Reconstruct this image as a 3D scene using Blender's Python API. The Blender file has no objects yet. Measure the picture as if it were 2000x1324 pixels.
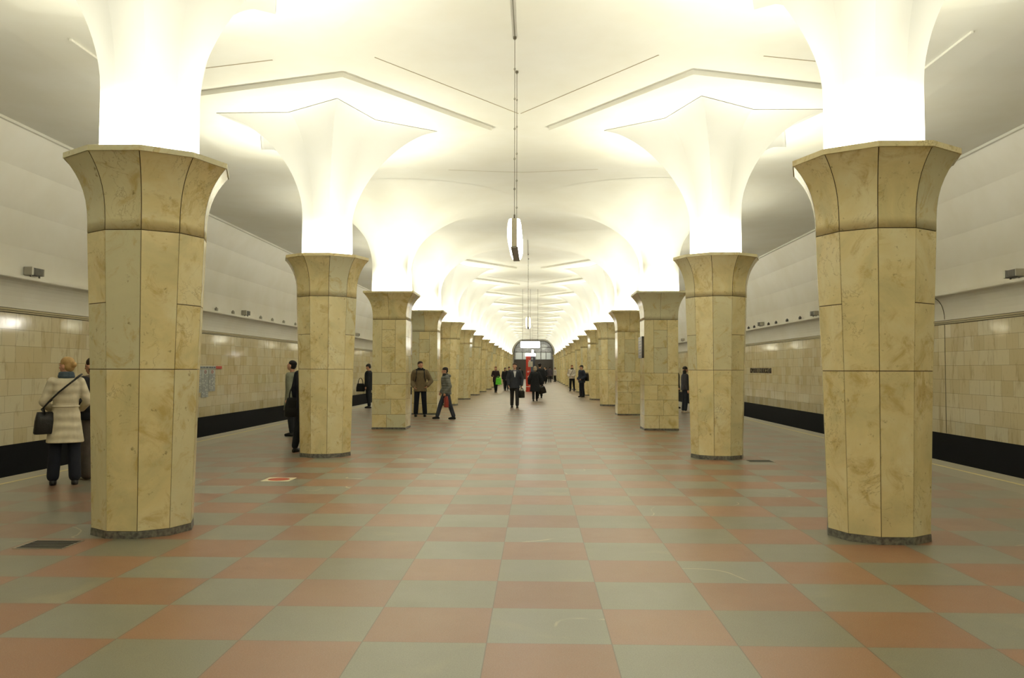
import bpy, bmesh, math, random
from mathutils import Vector, Matrix, Euler
R = math.radians
PI = math.pi
scene = bpy.context.scene
COL = scene.collection

# ------------------------------------------------------------------ camera
F_PX, VPX, VPY, ROLL = 1634.0, 1045.4, 720.8, 0.0023
dy = Vector(((VPX-1000)/F_PX, -(VPY-662)/F_PX, -1.0)).normalized()     # the hall axis seen in camera space
dx = Vector((math.cos(ROLL), -math.sin(ROLL), 0.0))
dx = (dx - dy*dx.dot(dy)).normalized()
dz = dx.cross(dy)
cam_data = bpy.data.cameras.new('camera')
cam = bpy.data.objects.new('camera', cam_data)
COL.objects.link(cam)
cam_data.sensor_width = 36.0
cam_data.lens = F_PX/2000*36
cam_data.clip_start = 0.05
cam_data.clip_end = 400
cam.matrix_world = Matrix.Translation((0.276, 0, 1.565)) @ Matrix((dx, dy, dz)).to_4x4()
scene.camera = cam

# ------------------------------------------------------------------ world, exposure, light levels
w = bpy.data.worlds.new('underground')
scene.world = w
w.use_nodes = True
w.node_tree.nodes['Background'].inputs[0].default_value = (0.9, 0.85, 0.7, 1)
w.node_tree.nodes['Background'].inputs[1].default_value = 0.0
vs = scene.view_settings
vs.view_transform = 'Standard'
vs.look = 'None'
vs.gamma = 1.0
vs.use_curve_mapping = False
vs.exposure = 1.52
UPLIGHT = 68.0            # fluorescent rings in the column capitals
UPLIGHT_COL = (1.0, 0.985, 0.80)
PANEL = 6.0               # opal panels of the hanging lamps
PANEL_COL = (1.0, 0.96, 0.86)
cy = scene.cycles
cy.use_denoising = True
cy.max_bounces = 8
cy.diffuse_bounces = 6
cy.glossy_bounces = 3
cy.caustics_reflective = False
cy.caustics_refractive = False
cy.sample_clamp_indirect = 2.5
cy.use_light_tree = True
cy.use_guiding = False

# ------------------------------------------------------------------ materials
def mat(name, col=(.5, .5, .5), rough=.5, metal=0.0, spec=.5, emit=None, es=1.0, coat=0):
    m = bpy.data.materials.new(name)
    m.use_nodes = True
    b = m.node_tree.nodes['Principled BSDF']
    b.inputs['Base Color'].default_value = (*col, 1)
    b.inputs['Roughness'].default_value = rough
    b.inputs['Metallic'].default_value = metal
    b.inputs['Specular IOR Level'].default_value = spec
    b.inputs['Coat Weight'].default_value = coat
    if emit:
        b.inputs['Emission Color'].default_value = (*emit, 1)
        b.inputs['Emission Strength'].default_value = es
    return m

class NT:
    """small helper to wire nodes"""
    def __init__(s, m):
        s.t = m.node_tree
        s.b = s.t.nodes['Principled BSDF']
    def n(s, typ, **kw):
        nd = s.t.nodes.new(typ)
        for k, v in kw.items():
            if k.startswith('i_'):
                key = k[2:]
                key = int(key) if key.isdigit() else key.replace('_', ' ')
                nd.inputs[key].default_value = v
            else:
                setattr(nd, k, v)
        return nd
    def l(s, a, b): s.t.links.new(a, b)
    def put(s, v, sock):
        if hasattr(v, 'is_linked') or hasattr(v, 'links'): s.l(v, sock)
        else: sock.default_value = v
    def math(s, op, a, b=0.0, c=0.0):
        nd = s.t.nodes.new('ShaderNodeMath'); nd.operation = op
        s.put(a, nd.inputs[0]); s.put(b, nd.inputs[1]); s.put(c, nd.inputs[2])
        return nd.outputs[0]
    def mix(s, f, a, b, mode='MIX'):
        nd = s.t.nodes.new('ShaderNodeMix'); nd.data_type = 'RGBA'; nd.blend_type = mode
        s.put(f, nd.inputs[0]); s.put(a, nd.inputs[6]); s.put(b, nd.inputs[7])
        return nd.outputs[2]
    def noise(s, vec, scale, detail=3.0, rough=.55, dist=0.0):
        nd = s.t.nodes.new('ShaderNodeTexNoise')
        nd.inputs['Scale'].default_value = scale
        nd.inputs['Detail'].default_value = detail
        nd.inputs['Roughness'].default_value = rough
        nd.inputs['Distortion'].default_value = dist
        if vec is not None: s.l(vec, nd.inputs['Vector'])
        return nd.outputs[0]
    def ramp(s, f, pts):
        nd = s.t.nodes.new('ShaderNodeValToRGB')
        e = nd.color_ramp.elements
        while len(e) < len(pts): e.new(0.5)
        for el, (p, c) in zip(e, pts):
            el.position = p
            el.color = (*c, 1) if len(c) == 3 else c
        s.l(f, nd.inputs[0])
        return nd.outputs[0]
    def sstep(s, f, a, b):
        nd = s.t.nodes.new('ShaderNodeMapRange')
        nd.interpolation_type = 'SMOOTHSTEP'
        s.l(f, nd.inputs[0]); nd.inputs[1].default_value = a; nd.inputs[2].default_value = b
        return nd.outputs[0]
    def bump(s, h, strength=.2, dist=.01):
        nd = s.t.nodes.new('ShaderNodeBump')
        nd.inputs['Strength'].default_value = strength
        nd.inputs['Distance'].default_value = dist
        s.l(h, nd.inputs['Height']); s.l(nd.outputs[0], s.b.inputs['Normal'])

def marble_material(name, tint=(1, 1, 1), rough=.17):
    m = mat(name, rough=rough)
    t = NT(m)
    geo = t.n('ShaderNodeNewGeometry'); oi = t.n('ShaderNodeObjectInfo')
    rnd = t.math('FRACT', t.math('ADD', t.math('MULTIPLY', geo.outputs['Random Per Island'], 7.31), t.math('MULTIPLY', oi.outputs['Random'], 3.7)))
    pos = geo.outputs['Position']
    off = t.n('ShaderNodeVectorMath', operation='ADD')
    cmb = t.n('ShaderNodeCombineXYZ')
    t.l(t.math('MULTIPLY', rnd, 37.0), cmb.inputs[0]); t.l(t.math('MULTIPLY', rnd, 19.0), cmb.inputs[2])
    t.l(pos, off.inputs[0]); t.l(cmb.outputs[0], off.inputs[1])
    v = off.outputs[0]
    def T(c): return tuple(a*b for a, b in zip(c, tint))
    base = t.ramp(t.noise(v, 1.9, 5, .6, .6), [(.3, T((.50, .43, .235))), (.5, T((.62, .51, .275))), (.68, T((.66, .58, .37)))])
    grey = t.mix(t.sstep(rnd, .6, 1.0), base, (*T((.51, .475, .325)), 1))
    grey = t.mix(t.math('MULTIPLY', t.sstep(rnd, .35, .0), .8), grey, base)
    och = t.mix(t.math('MULTIPLY', t.sstep(t.noise(v, 3.3, 6, .68, 1.0), .50, .70), .72), grey, (*T((.42, .29, .095)), 1))
    veins = t.sstep(t.math('ABSOLUTE', t.math('SUBTRACT', t.noise(v, 2.3, 7, .62, 2.2), .5)), .012, .0)
    msk = t.sstep(t.noise(v, 1.5, 2), .5, .62)
    c = t.mix(t.math('MULTIPLY', t.math('MULTIPLY', veins, msk), .5), och, (.22, .14, .05, 1))
    spots = t.sstep(t.noise(v, 11, 5, .7), .62, .72)
    c = t.mix(t.math('MULTIPLY', spots, .65), c, (.17, .11, .04, 1))
    t.l(c, t.b.inputs['Base Color'])
    r = t.math('ADD', t.math('MULTIPLY', t.noise(v, 6, 3), .11), rough-.03)
    t.l(r, t.b.inputs['Roughness'])
    t.bump(t.noise(v, 9, 4), .05, .01)
    return m

M = {}
M['marble'] = marble_material('cream_marble', (1.21, 1.26, 1.28))
M['joint'] = mat('dark_joint', (.07, .048, .025), .9)
M['plinth'] = mat('grey_plinth_stone', (.12, .12, .105), .45)
t = NT(M['plinth'])
t.l(t.ramp(t.noise(t.n('ShaderNodeNewGeometry').outputs['Position'], 25, 4), [(.35, (.06, .06, .055)), (.65, (.19, .18, .15))]), t.b.inputs['Base Color'])

def plaster(name, col, var=.06):
    m = mat(name, col, .62, spec=.3)
    t = NT(m)
    p = t.n('ShaderNodeNewGeometry').outputs['Position']
    c2 = tuple(x*(1-var)*k for x, k in zip(col, (1, .985, .94)))
    t.l(t.ramp(t.noise(p, .55, 4, .6), [(.35, c2), (.65, col)]), t.b.inputs['Base Color'])
    t.bump(t.noise(p, 1.1, 3), .12, .03)
    return m
M['ceiling'] = plaster('ceiling_plaster', (.74, .73, .67))
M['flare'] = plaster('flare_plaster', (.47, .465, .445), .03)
M['upper'] = plaster('upper_wall_plaster', (.87, .85, .79))
M['groove'] = mat('ceiling_joint', (.40, .34, .24), .8)
M['cornice'] = mat('ochre_cornice', (.46, .39, .22), .45)
M['cornice_dark'] = mat('cornice_dark_joint', (.10, .08, .04), .7)  # dark lines of the cornice and of the wall's expansion joint
M['bowl'] = mat('white_enamel', (.85, .84, .8), .5)
M['tube'] = mat('fluorescent_ring', (1, 1, 1), .5, emit=UPLIGHT_COL, es=UPLIGHT)
M['opal'] = mat('opal_panel', (1, 1, 1), .4, emit=PANEL_COL, es=PANEL)
M['sign_glow'] = mat('luminous_sign_face', (1, 1, 1), .4, emit=(1, .99, .95), es=3.0)
M['steel'] = mat('brushed_steel', (.42, .40, .34), .35, metal=.8)
M['lamp_grey'] = mat('beige_lamp_enamel', (.60, .56, .44), .45)
M['lamp_dark'] = mat('lamp_underside', (.22, .21, .18), .4, metal=.4)
M['chain'] = mat('chain_metal', (.16, .14, .10), .5, metal=.6)
M['pit_shade_stone'] = mat('granite_with_pit_shade', (.006, .006, .007), .7, spec=.12)  # dark granite, with the track pit's shadow taken into its black
M['pit'] = mat('dark_track_bed', (.02, .018, .016), .9)  # even near-black tone of the track bed and the grate sheets

# floor of the platform
M['floor'] = m = mat('checkered_granite', rough=.3)
m.node_tree.nodes['Principled BSDF'].inputs['IOR'].default_value = 1.95
t = NT(m)
pos = t.n('ShaderNodeNewGeometry').outputs['Position']
sp = t.n('ShaderNodeSeparateXYZ'); t.l(pos, sp.inputs[0])
TX, TY, OX, OY = .715, .70, 0.0, 4.835
u = t.math('DIVIDE', t.math('SUBTRACT', sp.outputs[0], OX), TX)
v = t.math('DIVIDE', t.math('SUBTRACT', sp.outputs[1], OY), TY)
iu, iv = t.math('FLOOR', u), t.math('FLOOR', v)
par = t.math('GREATER_THAN', t.math('FLOORED_MODULO', t.math('ADD', iu, iv), 2.0), .5)     # 1 = red
cell = t.n('ShaderNodeCombineXYZ'); t.l(iu, cell.inputs[0]); t.l(iv, cell.inputs[1])
wn = t.n('ShaderNodeTexWhiteNoise', noise_dimensions='2D'); t.l(cell.outputs[0], wn.inputs['Vector'])
wv = wn.outputs['Value']
voff = t.n('ShaderNodeVectorMath', operation='MULTIPLY_ADD'); t.l(wn.outputs['Color'], voff.inputs[0])
voff.inputs[1].default_value = (13, 17, 5); t.l(pos, voff.inputs[2])
vv = voff.outputs[0]
red = t.ramp(wv, [(0, (.195, .080, .034)), (.5, (.235, .100, .045)), (1, (.26, .120, .060))])
grn = t.ramp(wv, [(0, (.158, .150, .102)), (.5, (.183, .183, .135)), (1, (.20, .205, .165))])
ochre = t.mix(t.math('MULTIPLY', t.sstep(t.noise(vv, 1.3, 4, .6, .5), .58, .75), .35), grn, (.36, .31, .16, 1))
c = t.mix(par, ochre, red)
c = t.mix(t.math('MULTIPLY', t.math('SUBTRACT', t.noise(pos, 150, 2, .7), .5), 1.3), c, (.5, .45, .36, 1))
dark = t.sstep(t.noise(pos, 110, 2, .7), .56, .66)
c = t.mix(t.math('MULTIPLY', dark, .35), c, (.06, .05, .04, 1))
vn = t.sstep(t.math('ABSOLUTE', t.math('SUBTRACT', t.noise(vv, .7, 2, .5, .2), .5)), .006, .001)
vn = t.math('MULTIPLY', vn, t.sstep(t.noise(vv, 2.1, 2), .45, .6))
vm = t.math('MULTIPLY', t.math('GREATER_THAN', wv, .70), t.math('SUBTRACT', 1.0, par))
c = t.mix(t.math('MULTIPLY', t.math('MULTIPLY', vn, vm), .7), c, (.55, .50, .32, 1))
# greyer stone outside the column rows, with the dimmer light there painted in
ax = t.math('ABSOLUTE', sp.outputs[0])
edge = t.sstep(t.math('ADD', ax, t.math('MULTIPLY', t.noise(pos, .8, 3), .5)), 3.9, 5.2)
c = t.mix(t.math('MULTIPLY', edge, .45), c, (.105, .095, .075, 1))
far = t.math('GREATER_THAN', ax, 6.44)
c = t.mix(far, c, (.20, .185, .14, 1))
def line(co, size, hw):
    fr = t.math('FRACT', co)
    d = t.math('MINIMUM', fr, t.math('SUBTRACT', 1.0, fr))
    return t.math('LESS_THAN', d, hw/size)
jl = t.math('MAXIMUM', line(u, TX, .0035), line(v, TY, .002))
c = t.mix(t.math('MULTIPLY', jl, .55), c, (.05, .035, .02, 1))
t.l(c, t.b.inputs['Base Color'])
rr = t.math('ADD', .29, t.math('MULTIPLY', t.noise(pos, 2.2, 4, .65), .12))
t.l(rr, t.b.inputs['Roughness'])
t.bump(t.noise(pos, 3.5, 3), .05, .01)

# marble of the track walls
M['wall'] = m = mat('wall_marble_slabs', rough=.12)
t = NT(m)
pos = t.n('ShaderNodeNewGeometry').outputs['Position']
sp = t.n('ShaderNodeSeparateXYZ'); t.l(pos, sp.inputs[0])
cb = t.n('ShaderNodeCombineXYZ'); t.l(sp.outputs[1], cb.inputs[0]); t.l(sp.outputs[2], cb.inputs[1])
br = t.n('ShaderNodeTexBrick', offset=.5, squash=.72, squash_frequency=3)
t.l(cb.outputs[0], br.inputs['Vector'])
for k, val in dict(Color1=(0, 0, 0, 1), Color2=(1, 1, 1, 1), Mortar=(.5, .5, .5, 1)).items(): br.inputs[k].default_value = val
br.inputs['Scale'].default_value = 1.0
br.inputs['Mortar Size'].default_value = .0045
br.inputs['Mortar Smooth'].default_value = .2
br.inputs['Bias'].default_value = 0
br.inputs['Brick Width'].default_value = .62
br.inputs['Row Height'].default_value = .335
bv = br.outputs['Color']
base = t.ramp(bv, [(0, (.63, .53, .32)), (.35, (.70, .60, .39)), (.7, (.74, .66, .46)), (1, (.72, .655, .475))])
sc = t.n('ShaderNodeVectorMath', operation='MULTIPLY'); t.l(pos, sc.inputs[0]); sc.inputs[1].default_value = (1, 3.0, .7)
c = t.mix(t.math('MULTIPLY', t.sstep(t.noise(sc.outputs[0], 2.0, 5, .65, .6), .5, .7), .5), base, (.40, .29, .13, 1))
c = t.mix(t.math('MULTIPLY', t.sstep(t.noise(sc.outputs[0], 5.0, 5, .7, 1.0), .6, .72), .3), c, (.25, .17, .07, 1))
c = t.mix(t.math('MULTIPLY', br.outputs['Fac'], .6), c, (.20, .15, .08, 1))
t.l(c, t.b.inputs['Base Color'])
hh = t.math('ADD', t.math('MULTIPLY', bv, .6), t.noise(pos, 1.7, 2))
t.bump(hh, .12, .02)
t.l(t.math('ADD', .045, t.math('MULTIPLY', t.noise(pos, 4, 3), .07)), t.b.inputs['Roughness'])

def cloth(name, col, rough=.85, scale=60, quilt=0):
    m = mat(name, col, rough, spec=.25)
    t = NT(m)
    tc = t.n('ShaderNodeTexCoord').outputs['Object']
    t.l(t.ramp(t.noise(tc, 7, 4, .6), [(.3, tuple(x*.82 for x in col)), (.7, tuple(min(1, x*1.12) for x in col))]), t.b.inputs['Base Color'])
    if quilt:
        wv = t.n('ShaderNodeTexWave', wave_type='BANDS', bands_direction='Z', wave_profile='SIN')
        wv.inputs['Scale'].default_value = quilt
        wv.inputs['Distortion'].default_value = 1.2
        t.l(tc, wv.inputs['Vector'])
        t.bump(wv.outputs[1], .45, .02)
    else:
        t.bump(t.noise(tc, 9, 4, .6), .5, .03)
    return m
SKIN = cloth('skin', (.55, .30, .20), .55)
NAVY = cloth('navy_cloth', (.012, .014, .022))
BLACK = cloth('black_cloth', (.015, .017, .020))
BLACKQ = cloth('black_quilting', (.010, .010, .013), .6, quilt=3)
DKGREY = cloth('charcoal_cloth', (.035, .035, .038))
LEATHER = cloth('black_leather', (.014, .013, .012), .4)
BAGBLACK = cloth('bag_black', (.012, .012, .012), .6)
SHOE = cloth('shoe_black', (.012, .011, .010), .4)

# ------------------------------------------------------------------ mesh helpers
def tag(o, label=None, cat=None, group=None, kind=None):
    if label: o['label'] = label
    if cat: o['category'] = cat
    if group: o['group'] = group
    if kind: o['kind'] = kind
    return o

def link(name, me, mats, parent=None, loc=None, rz=0):
    o = bpy.data.objects.new(name, me)
    if mats is not None and not me.materials:
        for m in (mats if isinstance(mats, (list, tuple)) else [mats]): me.materials.append(m)
    COL.objects.link(o)
    if parent: o.parent = parent
    if loc is not None: o.location = loc
    if rz: o.rotation_euler.z = rz
    return o

def obj(name, bm, mats, parent=None, smooth=False, loc=None, rz=0, recalc=True):
    if recalc: bmesh.ops.recalc_face_normals(bm, faces=bm.faces[:])
    me = bpy.data.meshes.new(name)
    bm.to_mesh(me); bm.free()
    if smooth:
        for p in me.polygons: p.use_smooth = True
    return link(name, me, mats, parent, loc, rz)

def empty(name, loc=(0, 0, 0), rz=0):
    o = bpy.data.objects.new(name, None)
    COL.objects.link(o)
    o.location = loc; o.rotation_euler.z = rz
    o.empty_display_size = .2
    return o

def box(bm, x0, x1, y0, y1, z0, z1, mi=0, bev=0):
    vs_ = [bm.verts.new(p) for p in [(x0, y0, z0), (x1, y0, z0), (x1, y1, z0), (x0, y1, z0), (x0, y0, z1), (x1, y0, z1), (x1, y1, z1), (x0, y1, z1)]]
    fs = []
    for idx in [(3, 2, 1, 0), (4, 5, 6, 7), (0, 1, 5, 4), (1, 2, 6, 5), (2, 3, 7, 6), (3, 0, 4, 7)]:
        f = bm.faces.new([vs_[i] for i in idx]); f.material_index = mi; fs.append(f)
    if bev:
        es = list({e for f in fs for e in f.edges})
        bmesh.ops.bevel(bm, geom=es, offset=bev, segments=2, affect='EDGES', profile=.5)
    return vs_

def prism(bm, pts, z0, z1, mi=0, cap0=True, cap1=True):
    a = [bm.verts.new((p[0], p[1], z0)) for p in pts]
    b = [bm.verts.new((p[0], p[1], z1)) for p in pts]
    n = len(pts)
    for i in range(n):
        f = bm.faces.new((a[i], a[(i+1) % n], b[(i+1) % n], b[i])); f.material_index = mi
    if cap0: bm.faces.new(a[::-1]).material_index = mi
    if cap1: bm.faces.new(b).material_index = mi

def loft(bm, rings, mi=0, cap=True):
    """rings: lists of equal length of 3D points"""
    vr = [[bm.verts.new(p) for p in r] for r in rings]
    n = len(vr[0])
    for a, b in zip(vr, vr[1:]):
        for i in range(n):
            bm.faces.new((a[i], a[(i+1) % n], b[(i+1) % n], b[i])).material_index = mi
    if cap:
        bm.faces.new(vr[0][::-1]).material_index = mi
        bm.faces.new(vr[-1]).material_index = mi
    return vr

def frame_of(d):
    d = d.normalized()
    a = Vector((0, 0, 1)) if abs(d.z) < .9 else Vector((1, 0, 0))
    x = a.cross(d).normalized()
    return x, d.cross(x), d

def tube(bm, pts, r, n=8, mi=0, closed=False):
    pts = [Vector(p) for p in pts]
    rings = []
    for i, p in enumerate(pts):
        if closed: d = pts[(i+1) % len(pts)] - pts[i-1]
        else: d = pts[min(i+1, len(pts)-1)] - pts[max(i-1, 0)]
        x, y, _ = frame_of(d)
        rr = r[i] if isinstance(r, (list, tuple)) else r
        rings.append([p + (x*math.cos(2*PI*k/n) + y*math.sin(2*PI*k/n))*rr for k in range(n)])
    if closed:
        vr = [[bm.verts.new(p) for p in q] for q in rings]
        for i in range(len(vr)):
            a, b = vr[i], vr[(i+1) % len(vr)]
            for k in range(n):
                bm.faces.new((a[k], a[(k+1) % n], b[(k+1) % n], b[k])).material_index = mi
    else:
        loft(bm, rings, mi)

def capsule(bm, a, b, ra, rb, n=12, flat=None):
    """tapered capsule; flat=(axis vector, factor) squashes it"""
    a, b = Vector(a), Vector(b)
    if (b-a).length < 1e-4: b = a + Vector((0, 0, 1e-3))
    x, y, d = frame_of(b-a)
    rings = []
    for k in range(1, 5):
        t_ = k/4*PI/2
        rings.append([(a - d*ra*math.cos(t_)), ra*math.sin(t_)])
    for k in range(3, 0, -1):
        t_ = k/4*PI/2
        rings.append([(b + d*rb*math.cos(t_)), rb*math.sin(t_)])
    rings.insert(4, [b, rb])
    out = []
    for c_, r_ in rings:
        ring = []
        for k in range(n):
            o_ = (x*math.cos(2*PI*k/n) + y*math.sin(2*PI*k/n))*r_
            if flat:
                ax_, fac = flat
                ax_ = ax_.normalized()
                o_ = o_ - ax_*o_.dot(ax_)*(1-fac)
            ring.append(c_ + o_)
        out.append(ring)
    loft(bm, out)

def ellipsoid(bm, c_, rx, ry, rz_, mtx=None, n=14, m_=9):
    c_ = Vector(c_)
    rings = []
    for i in range(1, m_):
        th = PI*i/m_
        ring = []
        for k in range(n):
            p = Vector((rx*math.sin(th)*math.cos(2*PI*k/n), ry*math.sin(th)*math.sin(2*PI*k/n), -rz_*math.cos(th)))
            p = c_ + p
            ring.append(mtx @ p if mtx else p)
        rings.append(ring)
    loft(bm, rings)

def ering(z, cx_, cy_, rx, ry, n=24, p=2.3):
    out = []
    for k in range(n):
        a = 2*PI*k/n
        ca, sa = math.cos(a), math.sin(a)
        out.append(Vector((cx_ + rx*math.copysign(abs(ca)**(2/p), ca), cy_ + ry*math.copysign(abs(sa)**(2/p), sa), z)))
    return out

def remeshed(name, bm, voxel, smooth=2):
    """fuse the overlapping volumes of bm into one continuous surface"""
    bmesh.ops.recalc_face_normals(bm, faces=bm.faces[:])
    me = bpy.data.meshes.new('tmp'); bm.to_mesh(me); bm.free()
    o = bpy.data.objects.new('tmp', me); COL.objects.link(o)
    r = o.modifiers.new('r', 'REMESH'); r.mode = 'VOXEL'; r.voxel_size = voxel
    s = o.modifiers.new('s', 'SMOOTH'); s.iterations = smooth; s.factor = .5
    dg = bpy.context.evaluated_depsgraph_get(); dg.update()
    out = bpy.data.meshes.new_from_object(o.evaluated_get(dg))
    out.name = name
    bpy.data.objects.remove(o); bpy.data.meshes.remove(me)
    for p in out.polygons: p.use_smooth = True
    return out

# ------------------------------------------------------------------ the hall
S, Y0, PITCH, NCOL = 3.52, 8.08, 7.0, 17      # half distance of the rows, first pair, bay length
YB, YE = -10.0, 127.0
HC = 5.97                                      # ceiling
XE, XW = 7.32, 10.3                            # platform edge, track wall
PLATE = 5.90

bm = bmesh.new(); box(bm, -XE, XE, YB, YE+6, -.35, 0)
tag(obj('floor', bm, M['floor']), kind='structure')
for sd in (-1, 1):
    bm = bmesh.new()
    a, b = sorted((sd*XE*1.0, sd*(XW+.3)))
    box(bm, a, b, YB, YE+6, -1.5, -1.3)
    box(bm, min(sd*(XE-.5), sd*(XE-.3)), max(sd*(XE-.5), sd*(XE-.3)), YB, YE+6, -1.5, -.35)
    tag(obj('trim_%d' % (1 if sd < 0 else 2), bm, M['pit']), kind='structure')
    # warning line
    bm = bmesh.new(); box(bm, sd*6.92-.025, sd*6.92+.025, YB, YE, 0, .002)
    tag(obj('trim_%d' % (3 if sd < 0 else 4), bm, mat('cream_line_paint', (.62, .54, .25), .5)), kind='structure')

# track walls : black base, marble, cornice, cove, ledge, upper wall up to the crease
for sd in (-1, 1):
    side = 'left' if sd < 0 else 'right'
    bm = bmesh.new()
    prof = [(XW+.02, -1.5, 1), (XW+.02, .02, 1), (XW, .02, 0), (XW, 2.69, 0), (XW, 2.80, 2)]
    for k in range(9):                          # concave cove
        a = k/8*PI/2
        prof.append((XW - .27*(1-math.cos(a)) , 2.82+.52*math.sin(a), 2))
    prof += [(XW-.29, 3.36, 2), (XW-.29, 3.42, 2), (XW-.10, 3.43, 2), (XW-.12, 4.0, 2), (XW-.25, 4.7, 2), (XW-.55, 5.45, 2), (9.3, 6.09, 2)]
    vr = []
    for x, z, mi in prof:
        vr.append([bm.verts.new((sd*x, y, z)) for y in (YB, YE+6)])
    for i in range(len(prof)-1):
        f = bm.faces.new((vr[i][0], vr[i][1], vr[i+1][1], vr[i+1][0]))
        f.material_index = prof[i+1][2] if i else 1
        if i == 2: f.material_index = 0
    # outer skin so that the wall has thickness
    o1 = [bm.verts.new((sd*(XW+.4), y, -1.5)) for y in (YB, YE+6)]
    o2 = [bm.verts.new((sd*(XW+.4), y, 6.3)) for y in (YB, YE+6)]
    o3 = [bm.verts.new((sd*9.3, y, 6.3)) for y in (YB, YE+6)]
    for p, q in ((vr[0], o1), (o1, o2), (o2, o3), (o3, vr[-1])):
        bm.faces.new((p[0], p[1], q[1], q[0])).material_index = 2
    tag(obj('wall_'+side, bm, [M['wall'], M['pit_shade_stone'], M['upper']]), kind='structure')
    bm = bmesh.new()
    for z0, z1, dx_, mi in ((2.675, 2.69, .012, 1), (2.69, 2.715, .03, 0), (2.715, 2.73, .008, 1), (2.73, 2.765, .022, 0), (2.765, 2.78, .006, 1)):
        a, b = sorted((sd*(XW-dx_), sd*(XW+.01)))
        box(bm, a, b, YB, YE, z0, z1, mi)
    tag(obj('trim_%d' % (5 if sd < 0 else 6), bm, [M['cornice'], M['cornice_dark']]), kind='structure')
# slender raised edge along the crease between wall and ceiling
for sd in (-1, 1):
    bm = bmesh.new(); box(bm, sd*9.27-.03, sd*9.27+.03, YB, YE, 6.035, 6.10)
    tag(obj('trim_%d' % (7 if sd < 0 else 8), bm, M['ceiling']), kind='structure')

# expansion joint on the right wall
bm = bmesh.new()
pj = [(XW-.006, 20.75, .03), (XW-.006, 20.75, 2.67)]
for (x, y, z), (x2, y2, z2) in zip(pj, pj[1:]):
    box(bm, x-.002, x+.01, y-.008, y+.008, z, z2)
tube(bm, [(XW-.27*(1-math.cos(k/8*PI/2))-.003, 20.75, 2.8+.52*math.sin(k/8*PI/2)) for k in range(9)], .008, 5)
tag(obj('trim_9', bm, M['cornice_dark']), kind='structure')

# ceiling : flat slab, lowered five-cornered plates around every column, plaster joints
bm = bmesh.new()
n_seg = 1
for z, flip in ((HC, 0), (6.35, 1)):
    pass
secs = [(-9.3, 6.09), (-6.6, HC), (6.6, HC), (9.3, 6.09), (9.3, 6.35), (-9.3, 6.35)]
a = [bm.verts.new((x, YB, z)) for x, z in secs]
b = [bm.verts.new((x, YE+6, z)) for x, z in secs]
for i in range(6):
    bm.faces.new((a[i], a[(i+1) % 6], b[(i+1) % 6], b[i]))
bm.faces.new(a); bm.faces.new(b[::-1])
def toward(side, ang, r):
    """point around a column: ang measured from the direction of the hall axis towards the camera"""
    return (side*(-r*math.cos(ang)), -r*math.sin(ang))
KS = list(range(-2, NCOL))
for sd in (-1, 1):
    for k in KS:
        if k in (2, 3): continue
        c0 = (sd*S, Y0+PITCH*k)
        pts = [(c0[0]+toward(sd, R(72*i), 3.0)[0], c0[1]+toward(sd, R(72*i), 3.0)[1]) for i in range(5)]
        prism(bm, pts, PLATE, HC+.01, cap1=False)
def strip(bm, p, q, wdt, z0, z1, mi):
    p, q = Vector((*p, 0)), Vector((*q, 0))
    n = (q-p).cross(Vector((0, 0, 1))).normalized()*wdt/2
    pts = [(p+n).to_2d(), (q+n).to_2d(), (q-n).to_2d(), (p-n).to_2d()]
    prism(bm, pts, z0, z1, mi)
for k in KS:
    ym = Y0+PITCH*(k+.5)
    if ym > YE-1: continue
    for sd in (-1, 1):
        if k in (1, 2, 3):
            if k == 1: strip(bm, (sd*1.65, ym-.24), (sd*.0, ym+.02), .012, HC-.004, HC+.01, 1)
            continue
        strip(bm, (sd*2.0, ym+.05), (sd*.02, ym+2.70), .014, HC-.006, HC+.01, 1)
        strip(bm, (sd*3.48, ym+.12), (sd*4.75, ym+.47), .018, HC-.006, HC+.01, 1)
        strip(bm, (sd*5.95, ym-.7), (sd*5.95, ym+.75), .03, HC-.03, HC+.01, 0)
tag(obj('ceiling', bm, [M['ceiling'], M['groove']]), kind='structure')

# wall behind the photographer
bm = bmesh.new(); box(bm, -XW-.4, XW+.4, YB-.3, YB, -1.5, 6.35)
tag(obj('wall_front', bm, M['wall']), kind='structure')

# end wall with the rounded opening to the stairs
bm = bmesh.new()
DW, DH, RX, RZ = 2.95, 5.82, 1.45, 1.9
op = [(-DW, 0), (-DW, DH-RZ)]
for k in range(1, 11):
    a = k/10*PI/2
    op.append((-DW+RX*(1-math.cos(a)), DH-RZ+RZ*math.sin(a)))
op += [(-x, z) for x, z in reversed(op)]
outer = []
for x, z in op:
    outer.append((x, z))
fr = [bm.verts.new((x, YE, z)) for x, z in op]
bk = [bm.verts.new((x, YE+.5, z)) for x, z in op]
tf = [bm.verts.new((x, YE, 6.3)) for x, z in op]
for i in range(len(op)-1):
    bm.faces.new((fr[i], fr[i+1], bk[i+1], bk[i]))
    if abs(op[i][0]-op[i+1][0]) > 1e-6: bm.faces.new((fr[i], tf[i], tf[i+1], fr[i+1]))
for sd in (-1, 1):
    a, b = sorted((sd*DW, sd*(XW+.4)))
    box(bm, a, b, YE, YE+.5, -1.5, 6.3)
obj_ = obj('wall_back', bm, M['ceiling'], recalc=False)
tag(obj_, kind='structure')
bm = bmesh.new()
tube(bm, [(x*1.0, YE-.01, z) for x, z in op], .07, 6)
tag(obj('trim_10', bm, mat('dark_arch_edge', (.16, .15, .13), .5)), kind='structure')

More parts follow.
